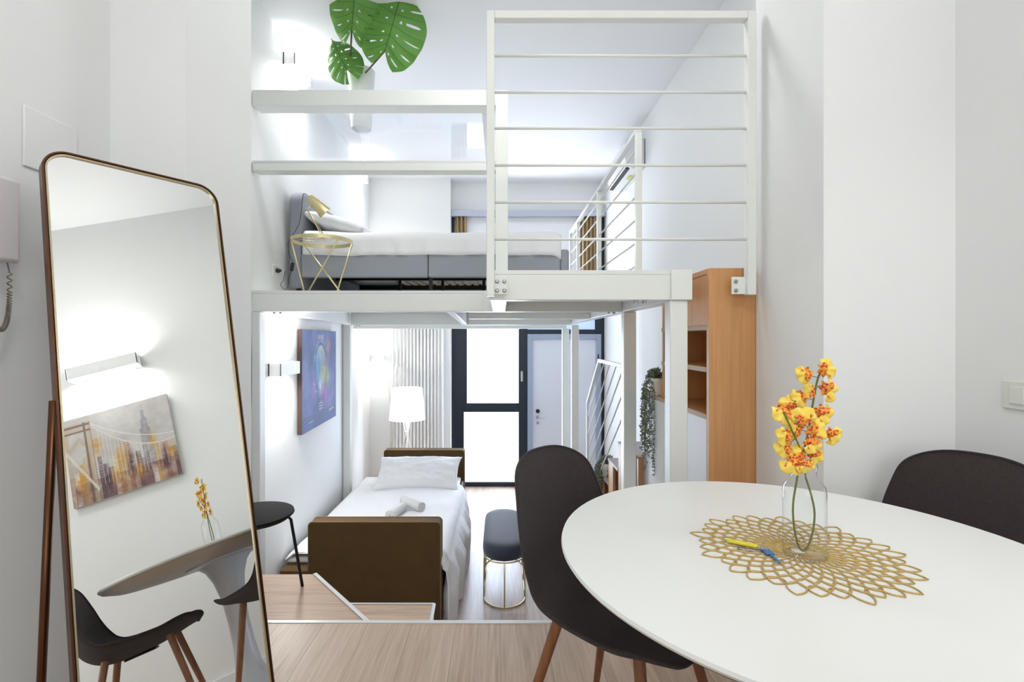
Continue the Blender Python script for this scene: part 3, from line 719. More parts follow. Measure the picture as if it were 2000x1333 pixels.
# orchid spray
oc = thing('orchid_spray', 'yellow and orange speckled orchid sprays standing in the glass bottle', 'flower', VC + Vector((0, 0, .006)))
YO = 1.058
def op(x, y, dy=0): return at(x, y, YO + dy)
s1 = [op(1574, 935), op(1585, 970), op(1591, 1005), op(1586, 1045), op(1573, 1075), op(1560, 1068), op(1551, 1030), op(1549, 985), op(1556, 940), op(1561, 905), op(1570, 880, .0), op(1577, 850), op(1584, 812), op(1590, 775), op(1598, 738), op(1608, 720)]
def smooth_path(p, n=6):
    out = []
    for i in range(len(p) - 1):
        p0, p1, p2, p3 = p[max(i - 1, 0)], p[i], p[i + 1], p[min(i + 2, len(p) - 1)]
        for k in range(n):
            t_ = k / n; out.append(.5 * ((2 * p1) + (p2 - p0) * t_ + (2 * p0 - 5 * p1 + 4 * p2 - p3) * t_ ** 2 + (3 * p1 - p0 - 3 * p2 + p3) * t_ ** 3))
    return out + [p[-1]]
M_ostem = mat('orchid_stem', (108, 112, 52), .55, noise_amt=.12)
build('stem', MB().tube(smooth_path(s1), .0021, 8), M_ostem, oc, smooth=True)
s2 = [op(1574, 935), op(1570, 905), op(1562, 875), op(1550, 848, -.01), op(1540, 825, -.015), op(1530, 805, -.015)]
build('stem', MB().tube(smooth_path(s2), .0017, 8), M_ostem, oc, smooth=True)
fl = [(1611, 722, 1.0, 20, 'up'), (1574, 732, .9, 200, 'l'), (1616, 762, 1.15, -20, 'r'), (1585, 765, .8, 160, 'l'), (1565, 775, .95, 215, 'l'), (1530, 806, 1.25, 240, 'l'), (1543, 790, .95, 120, 'u'),
      (1605, 808, 1.15, -35, 'r'), (1570, 818, 1.25, 95, 'u'), (1556, 838, 1.1, 190, 'l'), (1592, 842, 1.15, 20, 'r'), (1624, 850, .95, -25, 'r'), (1536, 852, 1.0, 200, 'l'), (1585, 866, 1.0, -60, 'd'), (1534, 876, 1.0, 225, 'l'), (1590, 890, 1.0, -50, 'd'), (1550, 905, 1.3, 262, 'd'), (1562, 887, .9, 150, 'u'), (1572, 908, .9, 290, 'd')]
for i, (x, y, s, ang, _) in enumerate(fl):
    rnd = random.Random(i + 31)
    c = op(x, y, rnd.uniform(-.02, .014)); a = R(ang)
    # local frame: e1 = lip direction in the image plane, n = towards the viewer
    n = Vector((rnd.uniform(-.3, .3), -1, rnd.uniform(-.1, .3))).normalized()
    e1 = Vector((math.cos(a), 0, math.sin(a))); e1 = (e1 - n * e1.dot(n)).normalized(); e2 = n.cross(e1)
    sz = .0165 * s
    lip = MB()
    def lp(u, v):
        th = R(-105 + 210 * u); r_ = sz * 1.12 * (.72 + .38 * abs(math.sin(th * 1.25)) ** .7 + .03 * math.sin(u * 34)) * v ** .8
        return c + e1 * (r_ * math.cos(th) + .004 * v) + e2 * r_ * math.sin(th) * 1.1 + n * (.003 + .0035 * math.sin(u * 19 + i) * v * v - .006 * v * v)
    lip.grid(lp, 32, 7)
    sep = MB()
    for k in range(5):
        aa = R(75 + 52.5 * k + rnd.uniform(-8, 8)); d1 = e1 * math.cos(aa) + e2 * math.sin(aa); d2 = n.cross(d1); ln = sz * rnd.uniform(.9, 1.15)
        sep.grid(lambda u, v: c + d1 * ln * u + d2 * (v - .5) * ln * .62 * math.sin(math.pi * min(1, u * .86 + .1)) + n * (.002 + .004 * math.sin(u * 3.1 + k) + .002 * math.sin(v * 6)), 6, 4)
    sep.lathe([(.0001, .008), (.003 * s, .0065), (.0042 * s, .003), (.002, 0)], c, 8, axis=n)
    fo = build('flower', sep, M_spot, oc, smooth=True, solid=.0006)
    build('lip', lip, M_yel, fo, smooth=True, solid=.0006)
    j = min(smooth_path(s1 if x > 1548 else s2), key=lambda q: (q - c).length if q.z > VC.z + .2 else 9)
    build('pedicel', MB().tube([j, c - n * .003], .0008, 5), M_ostem, oc)
# keys
kk = thing('key_bunch', 'small bunch of keys with yellow and blue tags on the placemat', 'keys', atz(1470, 1075, ZT))
def tz(x, y, z=0): p = atz(x, y, ZT + .006 + z); return p
build('key_tag', MB().bar(tz(1420, 1056), tz(1480, 1068), .014, .006), M_keyy, kk, bevel=.002, seg=3)
build('key_head', MB().bar(tz(1494, 1074), tz(1506, 1084), .018, .004).bar(tz(1506, 1084), tz(1523, 1100), .006, .003), M_keyb, kk, bevel=.001)
build('key', MB().bar(tz(1432, 1068), tz(1485, 1078), .005, .002).lathe([(.009, -.001), (.009, .001)], tz(1489, 1072), 16), M_chrome, kk)
build('key', MB().bar(tz(1440, 1070), tz(1490, 1074), .004, .002), M_zinc, kk)
build('key_ring', MB().tube([tz(1493, 1070, .002) + Vector((.011 * math.cos(a * .3), .011 * math.sin(a * .3), .001 * math.sin(a))) for a in range(21)], .0008, 5, closed=True), M_chrome, kk)

# ------------------------------------------------------------ dining chairs
PROF = [(-.285, .872), (-.275, .835), (-.262, .78), (-.25, .70), (-.236, .62), (-.214, .55), (-.18, .49), (-.125, .452), (-.05, .440), (.04, .442), (.12, .452), (.19, .468), (.232, .474), (.248, .468)]
WIDT = [.142, .163, .182, .200, .210, .218, .225, .229, .231, .229, .222, .210, .195, .185]
def crm(P, t):
    n = len(P) - 1; x = t * n; i = min(int(x), n - 1); f_ = x - i
    p0, p1, p2, p3 = P[max(i - 1, 0)], P[i], P[i + 1], P[min(i + 2, n)]
    def h(a, b, c_, d): return .5 * (2 * b + (c_ - a) * f_ + (2 * a - 5 * b + 4 * c_ - d) * f_ ** 2 + (3 * b - a - 3 * c_ + d) * f_ ** 3)
    return tuple(h(*q) for q in zip(p0, p1, p2, p3)) if isinstance(p0, tuple) else h(p0, p1, p2, p3)
def shell(inner):
    """x = sideways, y = forward"""
    def fn(u, v):
        f_, z = crm(PROF, u); f2, z2 = crm(PROF, min(1, u + .01)); f1, z1 = crm(PROF, max(0, u - .01))
        tx, tz_ = f2 - f1, z2 - z1; l = math.hypot(tx, tz_) or 1; nx, nzz = -tz_ / l, tx / l    # normal pointing forward / up
        s = (v - .5) * 2; w_ = crm(WIDT, u) * (max(0, 1 - max(0, 1 - u / .16) ** 2.3)) ** .5 * (max(0, 1 - max(0, (u - .86) / .14) ** 2.6)) ** .5; x = w_ * math.sin(s * math.pi / 2 * .96)
        bow = (.055 + .03 * math.sin(math.pi * min(1, u * 1.3))) * (abs(x) / .23) ** 2.2
        th = (0 if inner else -1) * (.016 * (1 - abs(s) ** 4) ** .5)
        return Vector((x, f_ + nx * (bow + th), z + nzz * (bow + th)))
    return fn
def make_chair(label, group, loc, face, under=M_fabric):
    t = thing('dining_chair', label, 'chair', loc, group, local=True)
    t.rotation_euler = (0, 0, math.atan2(face[1], face[0]) - math.pi / 2)
    build('seat_shell', MB().grid(lambda u, v: shell(True)(.5 - .5 * math.cos(math.pi * u), v), 90, 28), M_fabric, t, smooth=True, weld=True)
    build('shell_back', MB().grid(lambda u, v: shell(False)(.5 - .5 * math.cos(math.pi * u), v), 90, 28), under, t, smooth=True, weld=True)
    e = MB(); fn = lambda u, v: shell(True)(.5 - .5 * math.cos(math.pi * u), v)
    loop = [fn(i / 80, 0) for i in range(1, 80)] + [fn(1 - i / 80, 1) for i in range(1, 80)]
    e.tube(loop, .0036, 6, closed=True); build('seam_piping', e, M_fabric, t, smooth=True)
    for sx in (-1, 1):
        for sy in (-1, 1):
            a = Vector((sx * .12, .01 + sy * .12, .458)); b = Vector((sx * .21, .0 + sy * .225, 0))
            build('leg', MB().tube([a, a.lerp(b, .5), b], [.0155, .0135, .0095], 14), M_leg, t, smooth=True, angle=50)
    build('under_frame', MB().box(-.06, .06, -.06, .06, .417, .427), M_blackm, t, bevel=.004)
    return t
chA = make_chair('brown woven shell chair at the left side of the round table with walnut legs', 'dining chairs around the round table', (.33, 1.375, 0), (.70, -.71))
chB = make_chair('brown woven shell chair against the right wall below the light switch', 'dining chairs around the round table', (1.20, 1.36, 0), (-.88, -.47))
chC = make_chair('dark shell chair on the near side of the table, seen only in the mirror', 'dining chairs around the round table', (.56, .70, 0), (.18, .98))

# ------------------------------------------------------------ black stool on the step
so = thing('black_stool', 'black round stool with thin metal legs on the step behind the mirror', 'stool', (-1.335, 2.66, -.18))
SC = Vector((-1.335, 2.66, 0)); zs = .275
build('seat', MB().lathe([(.03, zs - .05), (.12, zs - .046), (.18, zs - .028), (.203, zs - .008), (.2, zs + .002), (.17, zs + .008), (.0001, zs + .01)], SC, 56), M_shellu, so, smooth=True, angle=60)
for ang in (30, 122, 212, 288):
    d = Vector((math.cos(R(ang)), math.sin(R(ang)), 0)); o_ = SC + Vector((0, 0, zs - .04))
    build('leg', MB().tube([o_ + d * .08, o_ + d * .165, o_ + d * .185 + Vector((0, 0, -.025)), SC + d * (.245 if ang == 30 else .19) + Vector((0, 0, -.178))], .0085, 10), M_blackm, so, smooth=True)

# ------------------------------------------------------------ soft shapes
def pillow_mb(c, ex, ey, ez, a, b, h, seed=0, wr=.006):
    """ex, ey in the pillow's plane with half sizes a, b; ez its normal, h its half thickness"""
    c = Vector(c); ex, ey, ez = Vector(ex).normalized(), Vector(ey).normalized(), Vector(ez).normalized(); mb = MB()
    for s in (1, -1):
        def fn(u, v):
            x, y = 2 * u - 1, 2 * v - 1
            pin = 1 - .15 * (1 - abs(x) ** 3) * abs(y) ** 4 ; pin2 = 1 - .09 * (1 - abs(y) ** 3) * abs(x) ** 6
            e = max(0, (1 - abs(x) ** 2.6)) ** .42 * max(0, (1 - abs(y) ** 2.6)) ** .42
            w_ = noise.noise(Vector((x * 2.6, y * 2.6, seed))) * 2.2 * wr + noise.noise(Vector((x * 7, y * 6, seed + 3))) * wr
            z = s * (h * e) + w_ * (e ** .5) 
            return c + ex * a * x * pin2 + ey * b * y * pin + ez * z
        mb.grid(fn, 40, 28)
    return mb

# ------------------------------------------------------------ daybed with velvet ends
db = thing('daybed', 'mustard velvet daybed with padded end boards in the lower room', 'daybed', (-.95, 4.7, ZL))
def rbox_panel(x0, x1, y0, y1, z0, z1, r=.03, n=6):
    """upright padded panel, rounded top corners, extruded along Y with soft edges"""
    pts = [(x0, z0), (x1, z0)]
    for cx, a0 in ((x1 - r, 0), (x0 + r, 90)):
        for k in range(n + 1):
            a = R(a0 + 90 * k / n); pts.append((cx + r * math.cos(a), z1 - r + r * math.sin(a)))
    N = len(pts); mb = MB()
    mb.add([(x, y0, z) for x, z in pts] + [(x, y1, z) for x, z in pts], [tuple(range(N)), tuple(range(N, 2 * N))[::-1]] + [(i, (i + 1) % N, N + (i + 1) % N, N + i) for i in range(N)])
    return mb, pts
AX0, AX1 = -1.387, -.435
for (y0, y1) in ((3.54, 3.65), (5.84, 5.95)):
    mb, pts = rbox_panel(AX0, AX1, y0, y1, -.87, -.10)
    e = build('end_board', mb, M_velvet, db, bevel=.012, seg=4)
    for yy in (y0 + .004, y1 - .004):
        build('piping', MB().tube([(x, yy, z) for x, z in pts[1:]] + [(pts[0][0], yy, pts[0][1])], .0045, 8), M_piping, e, smooth=True)
mb = MB().box(-1.60, -.44, 3.655, 5.835, -.80, -.455); build('base', mb, M_velvet, db, bevel=.012, seg=3)
build('base_extension', MB().box(-1.605, -1.395, 3.56, 3.65, -.80, -.458), M_velvet, db, bevel=.01, seg=3)
for x_, y_ in ((-1.32, 3.60), (-.50, 3.60), (-1.32, 5.9), (-.50, 5.9)):
    build('foot', MB().lathe([(.02, -.0), (.024, .05)], (x_, y_, ZL), 16), M_blackm, db)
build('mattress', MB().box(-1.60, -.47, 3.665, 5.825, -.455, -.41), M_sheet, db, bevel=.02, seg=3)
# duvet
dv = MB()
def dfn(u, v):
    Y = 3.565 + (5.42 - 3.565) * v
    wfar = 1 - max(0, (v - .9) / .1) ** 2 * .5
    # arc length across: left wall -> right edge -> drape
    s = u * 1.72
    bulge = .075 * math.sin(math.pi * min(1, max(0, (Y - 3.5) / 1.75))) 
    xr = -.445 + (.02 if Y > 3.7 else -.0)
    top = -.372 + .02 * noise.noise(Vector((s * 3, Y * 2.2, 1))) + .008 * noise.noise(Vector((s * 9, Y * 6, 4)))
    W_ = xr + 1.60
    if s < W_ - .06:
        p = Vector((-1.60 + s, Y, top - .05 * max(0, .06 - s) / .06))
    else:
        q = s - (W_ - .06); d = q
        if d < .14:
            a = d / .14 * math.pi / 2; r_ = .089
            p = Vector((xr - .06 + r_ * math.sin(a), Y, top - r_ * (1 - math.cos(a))))
        else:
            dd = d - .14; wv = .028 * math.sin(Y * 17 + 1.2 * math.sin(Y * 5)) * min(1, dd / .15) + .012 * math.sin(Y * 41)* min(1, dd / .2)
            p = Vector((xr + .03 + bulge * min(1, dd / .12) * (1 - dd * .9) + wv + .02, Y + .01 * math.sin(dd * 20), top - .089 - dd))
    if Y < 3.66 and p.x < -.43: p.y = 3.66 + (Y - 3.565) * .02
    return p
dv.grid(dfn, 90, 110)
dvo = tag(build('duvet', dv, M_sheet, base=(-.95, 4.5, -.40), smooth=True, solid=.012), 'white duvet spread over the mustard daybed and hanging down its right side', 'duvet')
fs = MB().box(-1.6, -.46, 5.40, 5.835, -.41, -.385)
tag(build('pillow', pillow_mb((-.905, 5.40, -.262), (1, .04, -.01), (0, .83, .56), (0, -.56, .83), .47, .25, .10, 3, .010), M_sheet, base=(-.905, 5.4, -.36), smooth=True, weld=True), 'white pillow resting against the far mustard board of the daybed', 'pillow')
def towel(label, a, b, r, group='rolled towels on the daybed'):
    a, b = Vector(a), Vector(b); d = (b - a).normalized(); q = d.cross(Vector((0, 0, 1))).normalized(); k = Vector((0, 0, 1)); mb = MB(); n = 110
    prof = []
    for i in range(n + 1):
        th = i / n * 2 * math.pi * 4.2; rr = .006 + (r - .006) * (i / n); prof.append((math.cos(th) * rr, math.sin(th) * rr))
    mb.grid(lambda u, v: (a.lerp(b, v) + q * prof[round(u * n)][0] * (1 + .04 * math.sin(v * 6)) + k * prof[round(u * n)][1]), n, 10)
    tag(build('rolled_towel', mb, M_towel, base=(a + b) / 2 - Vector((0, 0, r)), smooth=True, solid=.008), label, 'towel', group)
zt = -.368
towel('white rolled towel with its spiral end facing the camera on the daybed', (-.975, 4.30, zt + .048), (-.90, 4.52, zt + .05), .044)
towel('white rolled towel lying crosswise behind the other roll on the daybed', (-.92, 4.66, zt + .062), (-.72, 4.50, zt + .05), .046)

# ------------------------------------------------------------ bench
be = thing('pouf_bench', 'navy velvet oblong bench on gold ring legs beside the daybed', 'bench', (.03, 4.3, ZL))
def stadium(cx, y0, y1, r, n=16):
    pts = []
    for k in range(n + 1): a = math.pi * k / n; pts.append((cx + r * math.cos(a), y1 - r + r * math.sin(a)))
    for k in range(n + 1): a = math.pi + math.pi * k / n; pts.append((cx + r * math.cos(a), y0 + r + r * math.sin(a)))
    return pts
mb = MB(); rings = [(.155, -.535), (.168, -.53), (.176, -.50), (.176, -.46), (.168, -.432), (.15, -.42), (.11, -.414), (.04, -.412)]
vs2 = []; N = None
for r_, z in rings:
    p = stadium(.03, 3.86 + (.176 - r_), 4.78 - (.176 - r_), r_); N = len(p); vs2 += [(x, y, z) for x, y in p]
fs2 = [(i * N + k, i * N + (k + 1) % N, (i + 1) * N + (k + 1) % N, (i + 1) * N + k) for i in range(len(rings) - 1) for k in range(N)] + [tuple(range(N))[::-1], tuple((len(rings) - 1) * N + k for k in range(N))]
build('cushion', mb.add(vs2, fs2), M_navy, be, smooth=True, angle=60)
st_ = stadium(.03, 3.865, 4.775, .168, 24)
for z in (-.542, ZL + .006): build('ring', MB().tube([(x, y, z) for x, y in st_], .006, 8, closed=True), M_brass, be, smooth=True)
for x_, y_ in ((.03, 3.865), (-.138, 4.04), (.198, 4.04), (-.138, 4.32), (.198, 4.32), (-.138, 4.6), (.198, 4.6), (.03, 4.775)):
    build('leg', MB().tube([(x_, y_, ZL + .006), (x_, y_, -.54)], .0055, 8), M_brass, be, smooth=True)

# ------------------------------------------------------------ floor lamp, branches, radiator
lc = Vector((-1.19, 6.25, 0))
fl_ = thing('floor_lamp', 'white floor lamp with lit drum shade behind the daybed', 'floor lamp', (lc.x, lc.y, ZL))
build('lamp_shade', MB().lathe([(.225, .20), (.19, .60)], lc, 48, capb=False, capt=False), M_shade, fl_, smooth=True, solid=.003)
for a in (20, 140, 260):
    d = Vector((math.cos(R(a)), math.sin(R(a)), 0)); build('leg', MB().tube([lc + d * .05 + Vector((0, 0, .22)), lc - d * .02 + Vector((0, 0, 0)), lc + d * -.21 + Vector((0, 0, ZL + .008))], .008, 8), M_white, fl_, smooth=True)
    build('leg', MB().tube([lc - d * .06 + Vector((0, 0, .22)), lc + d * .2 + Vector((0, 0, ZL + .008))], .006, 8), M_white, fl_, smooth=True)
build('bulb', MB().lathe([(.012, -.05), (.03, 0), (.03, .03), (.0001, .06)], lc + Vector((0, 0, .36)), 20, capb=True, capt=False), M_glow, fl_, smooth=True)
pl_ = bpy.data.lights.new('bulb_light', 'POINT'); pl_.energy = 9; pl_.color = (1, .95, .88); pl_.shadow_soft_size = .05
po = bpy.data.objects.new('bulb_light', pl_); COL.objects.link(po); po.location = (0, 0, .40 - ZL + .06); po.parent = fl_
br = thing('twig_arrangement', 'pale bare twigs in a slim white floor vase behind the lamp', 'dried twigs', (-1.47, 6.62, ZL))
bc = Vector((-1.47, 6.62, ZL))
build('floor_vase', MB().lathe([(.06, 0), (.075, .02), (.08, .25), (.05, .5), (.035, .58), (.042, .6), (.036, .6), (.03, .55)], bc, 32), M_pot, br, smooth=True, angle=50)
rnd = random.Random(4)
for (tx, ty) in ((750, 712), (758, 716), (775, 720), (781, 712), (789, 708), (764, 722), (796, 720)):
    tp = at(tx, ty, 6.6 + rnd.uniform(-.05, .05)); b0 = bc + Vector((rnd.uniform(-.02, .02), rnd.uniform(-.02, .02), .55)); md_ = b0.lerp(tp, .55) + Vector(((-1.44 - b0.lerp(tp, .55).x) * .5, 0, .05))
    build('twig', MB().tube(smooth_path([b0, md_, tp], 5), .0035, 6), M_canvasw, br, smooth=True)
ra = thing('column_radiator', 'tall white column radiator on the far wall behind the floor lamp', 'radiator', (-1.15, 6.86, ZL))
for k in range(15):
    x_ = -1.492 + k * .0485
    build('tube', MB().tube([(x_, 6.83, ZL + .12), (x_, 6.83, 1.44)], .0165, 14), M_white, ra, smooth=True, angle=50)
build('header', MB().box(-1.51, -.80, 6.82, 6.875, ZL + .09, ZL + .13).box(-1.51, -.80, 6.82, 6.875, 1.43, 1.47), M_white, ra, bevel=.008)
build('pipe', MB().tube([(-.82, 6.85, ZL), (-.82, 6.85, ZL + .1)], .01, 8).tube([(-1.48, 6.85, ZL), (-1.48, 6.85, ZL + .1)], .01, 8), M_white, ra, smooth=True)
build('wall_bracket', MB().box(-1.2, -1.16, 6.87, 6.9, 1.2, 1.24).box(-1.2, -1.16, 6.87, 6.9, -.6, -.56), M_white, ra)

# ------------------------------------------------------------ loft bed
lb = thing('loft_bed', 'grey upholstered double bed on the mezzanine with white bedding', 'bed', (-.55, 4.5, ZD))
BY0, BY1 = 3.70, 5.32
def headboard():
    mb = MB(); n = 10; pts = [(BY0, 1.60), (BY1, 1.60)]; r = .10; z1 = 2.35
    for cy, a0 in ((BY1 - r, 0), (BY0 + r, 90)):
        for k in range(n + 1): a = R(a0 + 90 * k / n); pts.append((cy + r * math.cos(a), z1 - r + r * math.sin(a)))
    N = len(pts); mb.add([(-1.60, y, z) for y, z in pts] + [(-1.50, y, z) for y, z in pts], [tuple(range(N)), tuple(range(N, 2 * N))[::-1]] + [(i, (i + 1) % N, N + (i + 1) % N, N + i) for i in range(N)]); return mb
build('headboard', headboard(), M_greydk, lb, bevel=.03, seg=5)
build('side_rail', MB().box(-1.505, -.55, BY0, BY0 + .06, 1.686, 1.868), M_greyfab, lb, bevel=.012, seg=3)
build('side_rail', MB().box(-.546, .45, BY0, BY0 + .06, 1.686, 1.868), M_greyfab, lb, bevel=.012, seg=3)
build('side_rail', MB().box(-1.505, .45, BY1 - .06, BY1, 1.686, 1.868), M_greyfab, lb, bevel=.012, seg=3)
build('foot_board', MB().box(.45, .516, BY0 - .003, BY1, 1.66, 1.90), M_greyfab, lb, bevel=.022, seg=4)
for x_ in (-1.53, .47):
    for y_ in (3.73, 5.28): build('leg', MB().box(x_ - .014, x_ + .014, y_ - .014, y_ + .014, ZD, 1.687), M_blackm, lb)
for x_ in (-.92, -.53, -.155): build('leg', MB().box(x_ - .012, x_ + .012, 4.48, 4.51, ZD, 1.76), M_blackm, lb)
build('leg', MB().box(-.545, -.52, 3.73, 3.76, ZD, 1.69), M_blackm, lb)
build('centre_rail', MB().box(-1.5, .45, 4.47, 4.52, 1.755, 1.785), M_blackm, lb)
build('frame_rail', MB().box(-1.5, .45, 3.762, 3.80, 1.75, 1.79).box(-1.5, .45, 5.22, 5.258, 1.75, 1.79), M_blackm, lb)
for k in range(18):
    x_ = -1.0 + k * .08
    build('slat', MB().box(x_, x_ + .05, 3.77, 5.25, 1.79, 1.80), M_slat, lb)
build('dust_cover', MB().box(-1.5, -1.03, 3.80, 5.2, 1.788, 1.80), M_black, lb)
build('mattress', MB().box(-1.495, .44, 3.765, 5.255, 1.805, 2.0), M_sheet, lb, bevel=.03, seg=3)
dq = MB()
def lfn(u, v):
    X = -1.49 + (.455 + 1.49) * u; s = v * 1.86
    top = 2.032 + .012 * noise.noise(Vector((X * 3, s * 3, 2))); r_ = .06
    if X > .38: top -= (X - .38) ** 2 * 6
    wv = .008 * math.sin(X * 30 + 2 * math.sin(X * 7)) + .004 * math.sin(X * 61)
    if s < .12: return Vector((X, 3.70 + wv * (1 - s / .12) - .004, top - .06 - (.12 - s)))
    if s < .21:
        a = (s - .12) / .09 * math.pi / 2; return Vector((X, 3.696 + r_ * (1 - math.cos(a)), top - r_ + r_ * math.sin(a)))
    return Vector((X, 3.756 + (s - .21) * .94, top))
dq.grid(lfn, 110, 50)
tag(build('duvet', dq, M_sheet, base=(-.5, 4.5, 1.95), smooth=True, solid=.014), 'white duvet on the grey loft bed', 'duvet')
tag(build('pillow', pillow_mb((-1.285, 4.12, 2.125), (0, 1, 0), (.94, 0, -.27), (.27, 0, .94), .38, .25, .075, 8), M_sheet, base=(-1.285, 4.12, 2.04), smooth=True, weld=True), 'white pillow at the near side of the grey headboard on the loft bed', 'pillow', 'pillows on the loft bed')
tag(build('pillow', pillow_mb((-1.285, 4.90, 2.125), (0, 1, 0), (.94, 0, -.27), (.27, 0, .94), .37, .25, .075, 12), M_sheet, base=(-1.285, 4.9, 2.04), smooth=True, weld=True), 'white pillow at the far side of the grey headboard on the loft bed', 'pillow', 'pillows on the loft bed')

# bedside table and lamp
bt = thing('bedside_table', 'small round brass side table with glass top beside the loft bed', 'side table', (-1.25, 3.44, ZD))
tc_ = Vector((-1.25, 3.44, 0)); zt_ = 1.905
build('ring', MB().lathe([(.198, zt_ - .012), (.204, zt_ - .012), (.204, zt_ + .012), (.198, zt_ + .012), (.198, zt_ - .012)], tc_, 64, capb=False, capt=False), M_brass, bt, smooth=True, angle=30)
build('glass_top', MB().lathe([(.197, zt_), (.197, zt_ + .005)], tc_, 64), M_tableglass, bt, smooth=True, angle=30)
for (xa, ya_, xb, yb_) in ((580, 468, 596, 562), (601, 462, 667, 562), (660, 478, 598, 562), (681, 470, 657, 562)):
    dy = {580: -.06, 601: .10, 660: -.12, 681: .06}[xa]
    a = Vector(((xa - VX) / F * (3.44 + dy), 3.44 + dy, zt_ - .005)); v_ = a - tc_; v_.z = 0
    v_ = v_.normalized() * .2; a = Vector((tc_.x + v_.x, tc_.y + v_.y, zt_ - .008))
    Yb = 3.44 - dy * .6; b = Vector(((xb - VX) / F * Yb, Yb, ZD + .003)); build('leg', MB().tube([a, b], .0055, 8), M_brass, bt, smooth=True)
dl = thing('desk_lamp', 'brass table lamp with tilted cone shade on the glass side table', 'table lamp', (-1.3, 3.44, zt_ + .006))
YL_ = 3.44
def lpnt(x, y, dy=0): return at(x, y, YL_ + dy)
hz = zt_ + .010
b1 = Vector((-1.235, YL_ - .05, hz)); 
build('wire_base', MB().tube([lpnt(601, 412), Vector((-1.245, YL_ + .045, hz)), Vector((-1.38, YL_ + .045, hz)), Vector((-1.395, YL_ + .03, hz)), Vector((-1.395, YL_ - .03, hz)), Vector((-1.38, YL_ - .045, hz)), Vector((-1.225, YL_ - .045, hz)), Vector((-1.225, YL_ - .02, hz + .02)), lpnt(603, 414)], .0035, 8), M_brass, dl, smooth=True)
sa, sb = lpnt(603, 384, -.02), lpnt(636, 416, .035); ax = (sb - sa); Lh = ax.length
build('lamp_shade', MB().lathe([(.0001, 0), (.024, 0), (.027, .004), (.048, Lh), (.046, Lh), (.024, .008)], sa, 36, axis=ax, capt=False, capb=False), M_brass, dl, smooth=True, angle=40)
build('hinge', MB().tube([lpnt(609, 403, -.0), lpnt(597, 411)], .006, 8), M_brass, dl, smooth=True)
cpath = smooth_path([sa, lpnt(594, 378), lpnt(591, 388), lpnt(588, 415), lpnt(583, 440, .06), lpnt(570, 462, .05), lpnt(563, 475, .02), lpnt(565, 497, .02), lpnt(572, 512, .02), lpnt(571, 520, .03)], 6)
build('power_cord', MB().tube(cpath, .002, 6), M_black, dl, smooth=True)
build('cord_switch', MB().bar(lpnt(572, 513, .03), lpnt(569, 530, .03), .022, .02), M_black, dl, bevel=.005)
build('power_cord', MB().tube(smooth_path([lpnt(569, 530, .03), lpnt(564, 545, .03), lpnt(562, 560, .03), lpnt(556, 566, .06), lpnt(548, 556, .1), lpnt(553, 548, .12), lpnt(557, 530, .14)], 6), .002, 6), M_black, dl, smooth=True)
so_ = thing('wall_socket', 'small white wall socket with black plug left of the grey headboard', 'socket', (xw(3.55), 3.55, 1.71))
xs_ = xw(3.55)
build('socket_plate', MB().box(xs_ - .004, xs_ + .012, 3.49, 3.61, 1.675, 1.755), M_white, so_, bevel=.003)
build('plug', MB().lathe([(.016, 0), (.018, .02), (.008, .035)], (xs_ + .012, 3.54, 1.715), 14, axis=(1, 0, 0)), M_black, so_, smooth=True, angle=50)

# curtains at the far window
def curtain(label, x0, x1, seed, z0=1.62):
    nf = (x1 - x0) / .055
    mb = MB().grid(lambda u, v: Vector((x0 + (x1 - x0) * u + .01 * math.sin(v * 4 + seed) + .012 * (v - .5) * math.sin(seed), 6.99 + .028 * math.sin(u * nf * 2 * math.pi + .5 * math.sin(v * 3 + seed)), 2.96 + (z0 - 2.96) * v)), 80, 24)
    tag(build('curtain', mb, M_curtain, base=((x0 + x1) / 2, 6.985, z0), smooth=True, solid=.003), label, 'curtain', 'tan curtains at the far window')
curtain('tan curtain gathered at the left end of the far loft window', -.655, -.49, 1)
curtain('tan curtain gathered at the right end of the far loft window beside the wall', 1.13, 1.42, 4)
cr_ = tag(build('curtain_rail', MB().box(-.70, 1.48, 6.95, 7.03, 2.965, 3.045), mat('grey_rail', (188, 194, 208), .5, noise_amt=.02), base=(.4, 6.985, 3.0)), 'grey ceiling rail carrying the tan curtains', 'curtain rail')
build('bracket', MB().box(-.65, 1.43, 7.03, 7.069, 3.0, 3.03), MATS['grey_rail'], cr_)

# air conditioner
ac = thing('air_conditioner', 'white wall air conditioner high on the right wall of the loft', 'air conditioner', (1.49, 5.45, 3.0))
pr = [(1.49, 2.99), (1.36, 2.985), (1.30, 3.03), (1.285, 3.10), (1.285, 3.27), (1.31, 3.30), (1.49, 3.30)]
N = len(pr); mb = MB().add([(x, 5.08, z) for x, z in pr] + [(x, 5.90, z) for x, z in pr], [tuple(range(N)), tuple(range(N, 2 * N))[::-1]] + [(i, (i + 1) % N, N + (i + 1) % N, N + i) for i in range(N)])
build('casing', mb, M_white, ac, bevel=.008, seg=3)
build('air_slot', MB().bar((1.322, 5.12, 3.003), (1.322, 5.86, 3.003), .04, .016), M_black, ac)
build('energy_sticker', MB().box(1.38, 1.45, 5.3, 5.42, 2.980, 2.986), mat('lime_sticker', (206, 214, 96), .5, noise_amt=.05), ac)
build('gap_line', MB().box(1.487, 1.49, 5.07, 5.078, 3.0, 3.29), M_blackm, ac)

